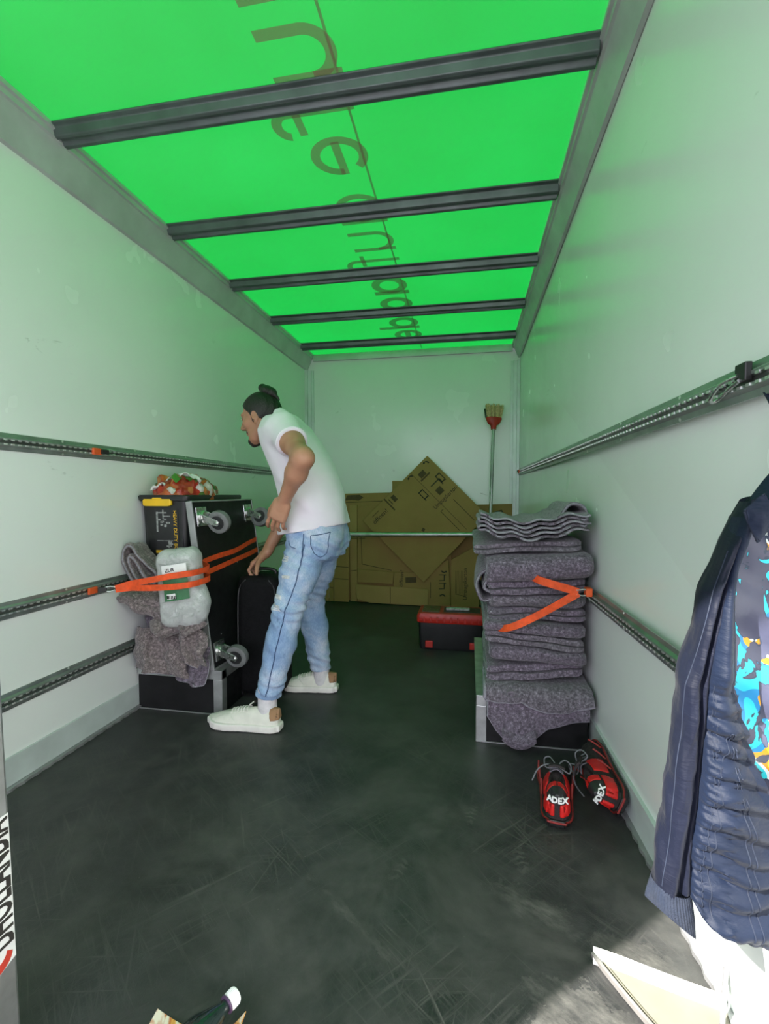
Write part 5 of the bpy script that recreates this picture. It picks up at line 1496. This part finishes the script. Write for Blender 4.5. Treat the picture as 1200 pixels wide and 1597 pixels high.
# outer side seam (near leg), back pocket outline, waistband
def leg_out(a, b, r, ang):
    d = (b - a) / np.linalg.norm(b - a); x_ = np.cross(d, V3(0, 1, 0)); x_ /= np.linalg.norm(x_); y_ = np.cross(x_, d); y_ = y_ if y_[1] < 0 else -y_
    x_ = x_ if x_[0] < 0 else -x_
    return x_ * math.sin(ang) * r + y_ * math.cos(ang) * r
sp_ = []
for t_ in np.linspace(.15, 1, 9):
    c = hipL * (1 - t_) + knL * t_; c = c + V3(0, 0, -.03 * (1 - t_)); sp_.append(c + leg_out(hipL, knL, np.interp(t_, [0, .5, 1], [.101, .083, .0675]), -.10))
for t_ in np.linspace(.12, .92, 9):
    c = knL * (1 - t_) + anL * t_; sp_.append(c + leg_out(knL, anL, np.interp(t_, [0, .38, 1], [.067, .067, .053]), -.10))
from mathutils.bvhtree import BVHTree
_bv = BVHTree.FromPolygons([tuple(v.co + origin(man)) for v in je.data.vertices], [tuple(p.vertices) for p in je.data.polygons])
def onto(pts, d=(0.05, 1, 0), off=.0012, n=40):
    out = []
    for p in smoothpath(pts, n):
        h_ = _bv.ray_cast(p, Vector(d).normalized())
        if h_[0] is not None: out.append(h_[0] - Vector(d) * off)
    return out
for pts in ([(-.690, 1.7, .838), (-.655, 1.7, .842), (-.618, 1.7, .850)], [(-.690, 1.7, .838), (-.688, 1.7, .79), (-.680, 1.7, .762)], [(-.680, 1.7, .762), (-.655, 1.7, .742), (-.632, 1.7, .760)], [(-.632, 1.7, .760), (-.624, 1.7, .80), (-.618, 1.7, .850)],
            [(-.80, 1.7, .812), (-.785, 1.7, .79), (-.755, 1.7, .782)], [(-.722, 1.7, .845), (-.724, 1.7, .78), (-.728, 1.7, .72)]):
    q = onto(pts)
    if len(q) > 3: G().tube(q, .0018, 5).build('pocket_seam', M['denim_thread'], je, smooth=60)
q = onto([(-.722, 1.6, .80), (-.742, 1.6, .66), (-.782, 1.6, .52), (-.818, 1.6, .35), (-.858, 1.6, .16)], n=90)
G().tube(q, .0024, 5).build('side_seam', M['denim_thread'], je, smooth=60)
M['fray'] = simple('white_frayed_threads', (.72, .72, .74), .95, 0, .15, 60, .6, 200)
random.seed(4)
for (x, z, w_, h_) in ((-.815, .735, .030, .020), (-.828, .530, .028, .022), (-.822, .575, .024, .014), (-.790, .66, .022, .010)):
    for k in range(7):
        zz = z + h_ * (k / 6 - .5)
        q = onto([(x - w_ * random.uniform(.7, 1), 1.7, zz), (x, 1.7, zz + random.uniform(-.002, .002)), (x + w_ * random.uniform(.7, 1), 1.7, zz)], n=12)
        if len(q) > 3: G().tube(q, .0016, 4).build('frayed_thread', M['fray'], je)

# ---- socks, sneakers
def sneaker(heel, ang, L, an):
    T = Matrix.Translation(heel) @ Matrix.Rotation(ang, 4, 'Z')
    up, so, fn, lh, base = shoe_fields(T, man, L, M['sneaker'], M['sneaker_sole'], 'sneaker', ('sneaker',))
    so.parent = up
    R = region(fn, lh, .0030, lambda X, Y, Z: np.maximum(np.maximum(.050 - Z, Z - .098), Y - .030 - (Z - .05) * .25)); R.build('heel_tab', M['tan'], up, xf=T)
    R = region(fn, lh, .0018, lambda X, Y, Z: np.maximum(.028 - Z, np.maximum(Z - .070 + (Y - .66 * L) * .35, .64 * L - Y - (.06 - Z) * 1.1)) + 0 * X); R.build('toe_cap', M['sneaker'], up, xf=T)
    R = region(fn, lh, .0022, lambda X, Y, Z: np.maximum(np.maximum(.42 * L - Y, Y - .70 * L), np.maximum(np.abs(X) - .024, .055 - Z))); R.build('eyestay', M['sneaker'], up, xf=T)
    for k in range(6):
        y = .43 * L + k * .0145; z = float(np.interp(y, np.array([0, .10, .25, .35, .5, .70, .85, 1.0]) * L, [.094, .096, .090, .092, .084, .068, .056, .040])) + .0035
        g = G(); g.tube(smoothpath([(-.024, y, z - .010), (-.010, y + .003, z), (.010, y + .003, z), (.024, y, z - .010)], 12), .0030, 6); g.xf(T); g.build('lace', M['sneaker_sole'], up, smooth=60)
    g = G(); g.tube(smoothpath([(0, .43 * L, .098), (.020, .40 * L, .104), (.030, .37 * L, .112)], 10), .0026, 6); g.xf(T); g.build('lace', M['sneaker_sole'], up, smooth=60)
    F = Field(an - .09, an + V3(.09, .09, .11), .004)
    top = an + V3(0, 0, .06); bot = V3(an[0], an[1], .055)
    F.cone(bot, top, .042, .040, .0)
    F.build('sock', M['sock'], man)
sneaker((-.800, 1.868, .001), math.radians(90 - 1), .325, V3(anL[0] + .002, anL[1], .11))
sneaker((-.672, 2.300, .001), math.radians(90 + 3), .285, V3(anR[0] + .002, anR[1], .095))
G().box((anL[0] - .046, anL[1] - .030, .118), (anL[0] - .040, anL[1] + .0, .126)).build('sock_mark', M['print_black'], man)

# ---- hair, bun, beard, brows, eyes
lo, hi = hc - .17, hc + .17
F = Field(lo, hi, .003)
Nn = hp(-.075, 0, -.062); mm = (-.150 * fd + .155 * ud); mm /= np.linalg.norm(mm)
E0 = hp(-.012, 0, .022); r_ = HS * V3(.106, .085, .105)
def hairf(X, Y, Z):
    p = [X - E0[0], Y - E0[1], Z - E0[2]]
    q = [(p[0] * A[0] + p[1] * A[1] + p[2] * A[2]) / r_[i] for i, A in enumerate(AX)]
    k0 = np.sqrt(q[0] ** 2 + q[1] ** 2 + q[2] ** 2); d = (k0 - 1) * r_.min()
    cut = -((X - Nn[0]) * mm[0] + (Y - Nn[1]) * mm[1] + (Z - Nn[2]) * mm[2])
    side = np.abs((X - hc[0]) * sd_[0] + (Y - hc[1]) * sd_[1] + (Z - hc[2]) * sd_[2])
    groove = .0012 * np.sin(260 * (p[0] * sd_[0] + p[1] * sd_[1] + p[2] * sd_[2]) + 60 * (p[0] * ud[0] + p[2] * ud[2]))
    return np.maximum(d + groove, cut - .012 * np.clip((side - .05) / .03, 0, 1))
F.func(lo, hi, hairf)
for s in (-1, 1):
    F.cone(hp(.010, s * .077, .02), hp(.012, s * .074, -.028), .008, .005, .008)
hair = F.build('hair', M['hair'], man)
F = Field(hp(-.07, 0, .11) - .09, hp(-.07, 0, .11) + .09, .003)
F.ell(hp(-.070, 0, .118), (.031, .032, .027), k=.01); F.ell(hp(-.092, .004, .100), (.026, .030, .026), k=.008); F.ell(hp(-.050, -.004, .142), (.022, .022, .020), k=.008)
F.cone(hp(-.108, .006, .085), hp(-.125, .008, .050), .011, .004, .008)
F.build('bun', M['hair'], hair)
ring_at(hp(-.066, 0, .100), ud - .5 * fd, .022, rr=.004).build('hair_tie', M['black_pl'], hair, smooth=60)
F = Field(hp(.06, 0, -.08) - .07, hp(.06, 0, -.08) + .07, .0028)
F.ell(hp(.078, 0, -.103), HS * V3(.027, .028, .022), AX, k=0); F.cone(hp(.040, 0, -.112), hp(.078, 0, -.118), .021, .017, .008)
for s in (-1, 1): F.cone(hp(.094, s * .004, -.048), hp(.083, s * .028, -.056), .0065, .0055, .003); F.cone(hp(.080, s * .030, -.056), hp(.068, s * .032, -.088), .0055, .0080, .006)
F.build('beard', M['beard'], man)
for s in (-1, 1):
    ey = G().lathe(hp(.078, s * .031, .008) - fd * .0095, fd, [(0, .004), (.003, .0085), (.008, .0110), (.013, .0095), (.017, .006), (.0185, .001)], 16).build('eye', M['eye_white'], man, smooth=80)
    G().lathe(hp(.078, s * .031, .008) + fd * .0072, fd - ud * .25, [(0, .0052), (.0012, .0048), (.0022, .002)], 14).build('iris', M['iris'], ey, smooth=80)
    F = Field(hp(.09, s * .031, .03) - .04, hp(.09, s * .031, .03) + .04, .0022)
    F.cone(hp(.084, s * .012, .031), hp(.081, s * .036, .036), .0036, .0040, .0); F.cone(hp(.081, s * .036, .036), hp(.072, s * .053, .030), .0040, .0022, .003)
    F.build('eyebrow', M['hair'], man)
    F = Field(hp(.09, s * .031, .01) - .03, hp(.09, s * .031, .01) + .03, .002)
    F.cone(hp(.093, s * .020, .013), hp(.084, s * .046, .012), .0042, .0036, .0); F.build('eyelid', M['skin'], man)
F = Field(hp(.09, 0, -.063) - .035, hp(.09, 0, -.063) + .035, .002)
F.ell(hp(.092, 0, -.058), HS * V3(.010, .021, .0050), AX, k=0); F.ell(hp(.089, 0, -.067), HS * V3(.010, .018, .0055), AX, k=.001)
F.build('lips', M['lip'], man)
# ------------------------------------------------------------------ navy jacket hanging on the right wall
def m_nylon(name, c, bs=55.0):
    n = NT(name)
    n.set(n.ramp(n.noise(9, 4), [(0.3, tuple(x * .8 for x in c)), (0.7, tuple(x * 1.15 for x in c))]), 0.58, 0, 0.22, Sheen_Weight=0.05)
    n.bump(n.noise(bs, 5, 0.6, n.mapped((.5, .5, 1.7)), 0.8), 0.35, 0.006)
    return n.m
M['nylon'] = m_nylon('navy_nylon', (.0042, .0095, .026))
M['nylon_sleeve'] = m_nylon('navy_satin', (.0035, .0055, .016), 35)
M['rib'] = simple('navy_rib_knit', (.010, .016, .033), .9, 0, .12, 30, .6, 500)
M['stitch'] = simple('blue_grey_stitching', (.0085, .015, .034), .8)
M['nylon_dark'] = m_nylon('dark_navy_binding', (.012, .016, .035))
def m_lining():
    n = NT('printed_lining')
    base = n.ramp(n.noise(8, 3), [(0.3, (.045, .05, .085)), (0.7, (.065, .07, .12))])
    v1 = n.mapped((1, 1, .62), rot=(0, .5, 0))
    a = n.noise(27.0, 2.5, 0.5, v1, 1.4)
    m1 = n.ramp(a, [(0.55, 0.0), (0.56, 1.0)])
    hue = n.ramp(n.noise(13.0, 1, 0.4, n.mapped((1, 1, 1), (3.1, 0, 1.7))), [(0.0, (.02, .55, .68)), (0.50, (.015, .24, .52)), (0.545, (.78, .36, .015)), (0.60, (.72, .78, .76)), (0.64, (.03, .60, .66))], 'CONSTANT')
    edge = n.ramp(a, [(0.53, 0.0), (0.541, 1.0), (0.55, 1.0), (0.563, 0.0)])
    c = n.mixc(n.math('MULTIPLY', edge, .8), n.mixc(m1, base, hue), (.01, .03, .06))
    n.set(c, 0.4, 0, 0.5)
    n.bump(n.noise(30, 3), 0.25, 0.006)
    return n.m
M['lining'] = m_lining()
ja = thing('jacket', 'navy jacket with printed blue and orange lining hanging on the right wall', 'jacket', (.40, .78, .35))
Zs = [.33, .4035, .4663, .564, .6543, .7369, .7863, .8793, .949, 1.007, 1.03]
slL = [.288, .2894, .2952, .3056, .3160, .3194, .3322, .3523, .3767, .400, .41]
slR = [.343, .3416, .3400, .3490, .3537, .3586, .3640, .3780, .3960, .412, .42]
pnL_z = [.39, .4106, .4718, .5686, .6575, .7394, .8023, .88, .9453, .99]
pnL_x = [.3355, .3340, .3343, .3452, .350, .3531, .3593, .3709, .3834, .392]
pnR_z = [.38, .52, .5793, .6104, .663, .7416, .8323, .9127, .9457, .99]
pnR_x = [.500, .470, .4351, .4209, .4077, .3837, .3864, .391, .4017, .408]
hem_x = [.334, .345, .3567, .4013, .4415, .4749, .50]; hem_z = [.412, .393, .3801, .3647, .3549, .351, .349]
# sleeve
def sleeve(u, v):
    z = lerp(1.012, .405, v); a = 2 * math.pi * u
    l, r = interp(Zs, slL, z), interp(Zs, slR, z)
    cx = (l + r) / 2; rx = (r - l) / 2; ry = interp([0, .1, .5, 1], [.018, .030, .036, .030], v)
    k = 1 + .13 * nz((math.cos(a) * 1.6, math.sin(a) * 1.6, z * 16), 1, 3) + .08 * math.sin(z * 62 + 3 * math.cos(a + 1) + 2 * nz((0, 0, z * 9), 1, 5)) * (math.cos(a - 2.2) * .5 + .5) + .06 * nz((math.cos(a) * 4, math.sin(a) * 4, z * 40), 1, 9)
    crease = .012 * math.exp(-((u - .80 - .03 * math.sin(z * 14)) / .035) ** 2)
    return (cx + rx * k * math.cos(a), .785 + ry * k * math.sin(a) + crease, z + .004 * math.cos(a))
g = G(); g.grid(sleeve, 72, 150, True); sl = g.build('sleeve', M['nylon_sleeve'], ja, smooth=70)
G().tube([sleeve(.60 + .02 * math.sin(i * .15), .12 + .86 * i / 59) for i in range(60)], .0010, 5).build('seam', M['stitch'], sl, smooth=60)
# ribbed cuff: open, turned tube
cA = Vector((.3165, .785, .405)); cB = Vector((.3110, .772, .360))
axA = Vector((-.15, -.1, -1)).normalized(); axB = Vector((-.62, -.38, -.80)).normalized()
def cuff(u, v):
    t = min(1, v / .62) if v < .62 else 1 - (v - .62) / .38 * .75
    inn = 0 if v < .62 else .004
    c = cA.lerp(cB, t); ax = axA.lerp(axB, t).normalized()
    a_ = ax.cross(Vector((0, 1, 0))).normalized(); b_ = ax.cross(a_)
    q = 2 * math.pi * u
    rx = lerp(.0265, .0400, t) - inn; ry = lerp(.030, .032, t) - inn
    rib = .0008 * math.sin(q * 44)
    return c + a_ * (rx + rib) * math.cos(q) + b_ * (ry + rib) * math.sin(q)
g = G(); g.grid(cuff, 180, 26, True); g.build('cuff', M['rib'], sl, smooth=70)
# front panel with gathered seams
def panel(u, v, off=0):
    x_h = lerp(.334, .500, u)
    z = lerp(.985, interp(hem_x, hem_z, x_h), v)
    L_, R_ = interp(pnL_z, pnL_x, z), interp(pnR_z, pnR_x, z)
    x = lerp(L_, R_, u)
    gx = .006 * math.sin(z * 320 + 5 * nz((x * 30, z * 12, 0), 1, 2))
    s1 = math.exp(-((x - L_ - .010) / .007) ** 2); s2 = math.exp(-((x - lerp(L_, .42, .50) - .0 * z) / .009) ** 2)
    pucker = .0030 * math.sin(z * 520 + 40 * x) * s1 + .0030 * math.sin(z * 470 + 2 + 30 * x) * s2
    wr = .0060 * math.sin(z * 170 + 22 * x + 4 * nz((x * 14, 0, z * 10), 1, 6)) * min(1, u * 6) + .008 * nz((x * 20, 0, z * 26), 1, 8)
    low = min(1, max(0, (.80 - z) / .12))
    y = .757 + .020 * (u - .4) ** 2 - .012 * math.sin(min(1, u * 1.2) * math.pi) + (pucker + wr) * low + .004 * math.sin(z * 30) + .022 * (1 - min(1, u / .06)) ** 2 - off
    if z > .76: y += .010 * math.sin((z - .76) * 9)
    return (x, y, z + .0015 * math.sin(x * 300) * (v > .98))
g = G(); g.shell(panel, 90, 190, .005); pn = g.build('front_panel', M['nylon'], ja, smooth=70)
G().tube([panel(0, .12 + .88 * i / 119, .001) for i in range(120)], .0028, 6).build('edge_piping', M['stitch'], pn, smooth=60)
G().tube([panel(i / 79, 1, .0) for i in range(80)], .0030, 6).build('hem_piping', M['nylon'], pn, smooth=60)
for uu_, v0 in ((.10, .38), (.16, .42), (.46, .50), (.53, .50)):
    G().tube([panel(uu_ + (.02 * math.sin(i * .05)), lerp(v0, .985, i / 89), .0032) for i in range(90)], .0009, 5).build('seam', M['stitch'], pn, smooth=60)
G().tube([panel(lerp(.12, .44, i / 29), lerp(.60, .50, i / 29) + .03 * math.sin(i * .108), .0032) for i in range(30)], .0009, 5).build('pocket_seam', M['stitch'], pn, smooth=60)
# dark binding along the opening, printed lining behind
def lining(u, v):
    z = lerp(.972, .545, v)
    x0 = interp(pnR_z, pnR_x, z) - interp([.74, .85, .95], [.022, .010, .002], z)
    x = lerp(x0, .506, u)
    return (x, .803 + .010 * math.sin(u * 3) + .010 * nz((x * 16, 0, z * 18), 1, 12) + .005 * math.sin(z * 60 + x * 40) - .015 * u, z)
g = G(); g.shell(lining, 50, 90, .004); g.build('lining', M['lining'], ja, smooth=70)
def bind(u, v):
    z = lerp(.965, .655, v); x = interp(pnR_z, pnR_x, z)
    return (x - .006 + .012 * u, .772 + .026 * u, z)
g = G(); g.shell(bind, 6, 60, .003); g.build('dark_binding', M['nylon_dark'], ja, smooth=70)
# collar tab and collar
def tab(u, v):
    P = [Vector((.3805, 0, .995)), Vector((.404, 0, 1.019)), Vector((.4175, 0, .985)), Vector((.398, 0, .953))]
    p = P[0].lerp(P[1], u).lerp(P[3].lerp(P[2], u), v)
    return (p.x, .738 - .010 * math.sin(u * math.pi) * math.sin(v * math.pi) + .002 * nz((u * 5, v * 5, 0)), p.z)
g = G(); g.shell(tab, 16, 16, .006); tb_ = g.build('collar_tab', M['nylon'], ja, smooth=70)
rim = [tab(i / 9, 0) for i in range(10)] + [tab(1, i / 9) for i in range(1, 10)] + [tab(1 - i / 9, 1) for i in range(1, 10)] + [tab(0, 1 - i / 9) for i in range(1, 10)]
G().tube(rim, .0022, 6).build('tab_stitching', M['stitch'], tb_, smooth=60)
def collar(u, v):
    top = interp([0, .35, 1], [1.012, 1.064, 1.135], u); bot = interp([0, .4, 1], [.985, .975, .985], u)
    x = lerp(.400, .500, u) + (.012 * (1 - v) if u < .5 else 0); z = lerp(top, bot, v)
    return (x, .770 + .025 * math.sin(v * 2.6) * -1 + .008 * math.sin(x * 150 + z * 60) * v + .006 * nz((x * 30, 0, z * 30), 1, 3) + .012, z)
g = G(); g.shell(collar, 34, 26, .007); g.build('collar', M['nylon'], ja, smooth=70)
# back of the jacket against the wall
def back(u, v):
    z = lerp(.985, .40, v); l = interp(Zs, slR, z) + .002
    return (lerp(l, .512, u), .832 + .010 * nz((u * 4, 0, z * 9), 1, 4), z)
g = G(); g.shell(back, 26, 50, .005); g.build('back_panel', M['nylon'], ja, smooth=70)
G().tube(smoothpath([(.47, .80, 1.06), (.472, .83, 1.13), (.474, .87, 1.185), (.474, .90, 1.205)], 16), .0030, 6).build('hanging_loop', M['nylon_dark'], ja, smooth=60)
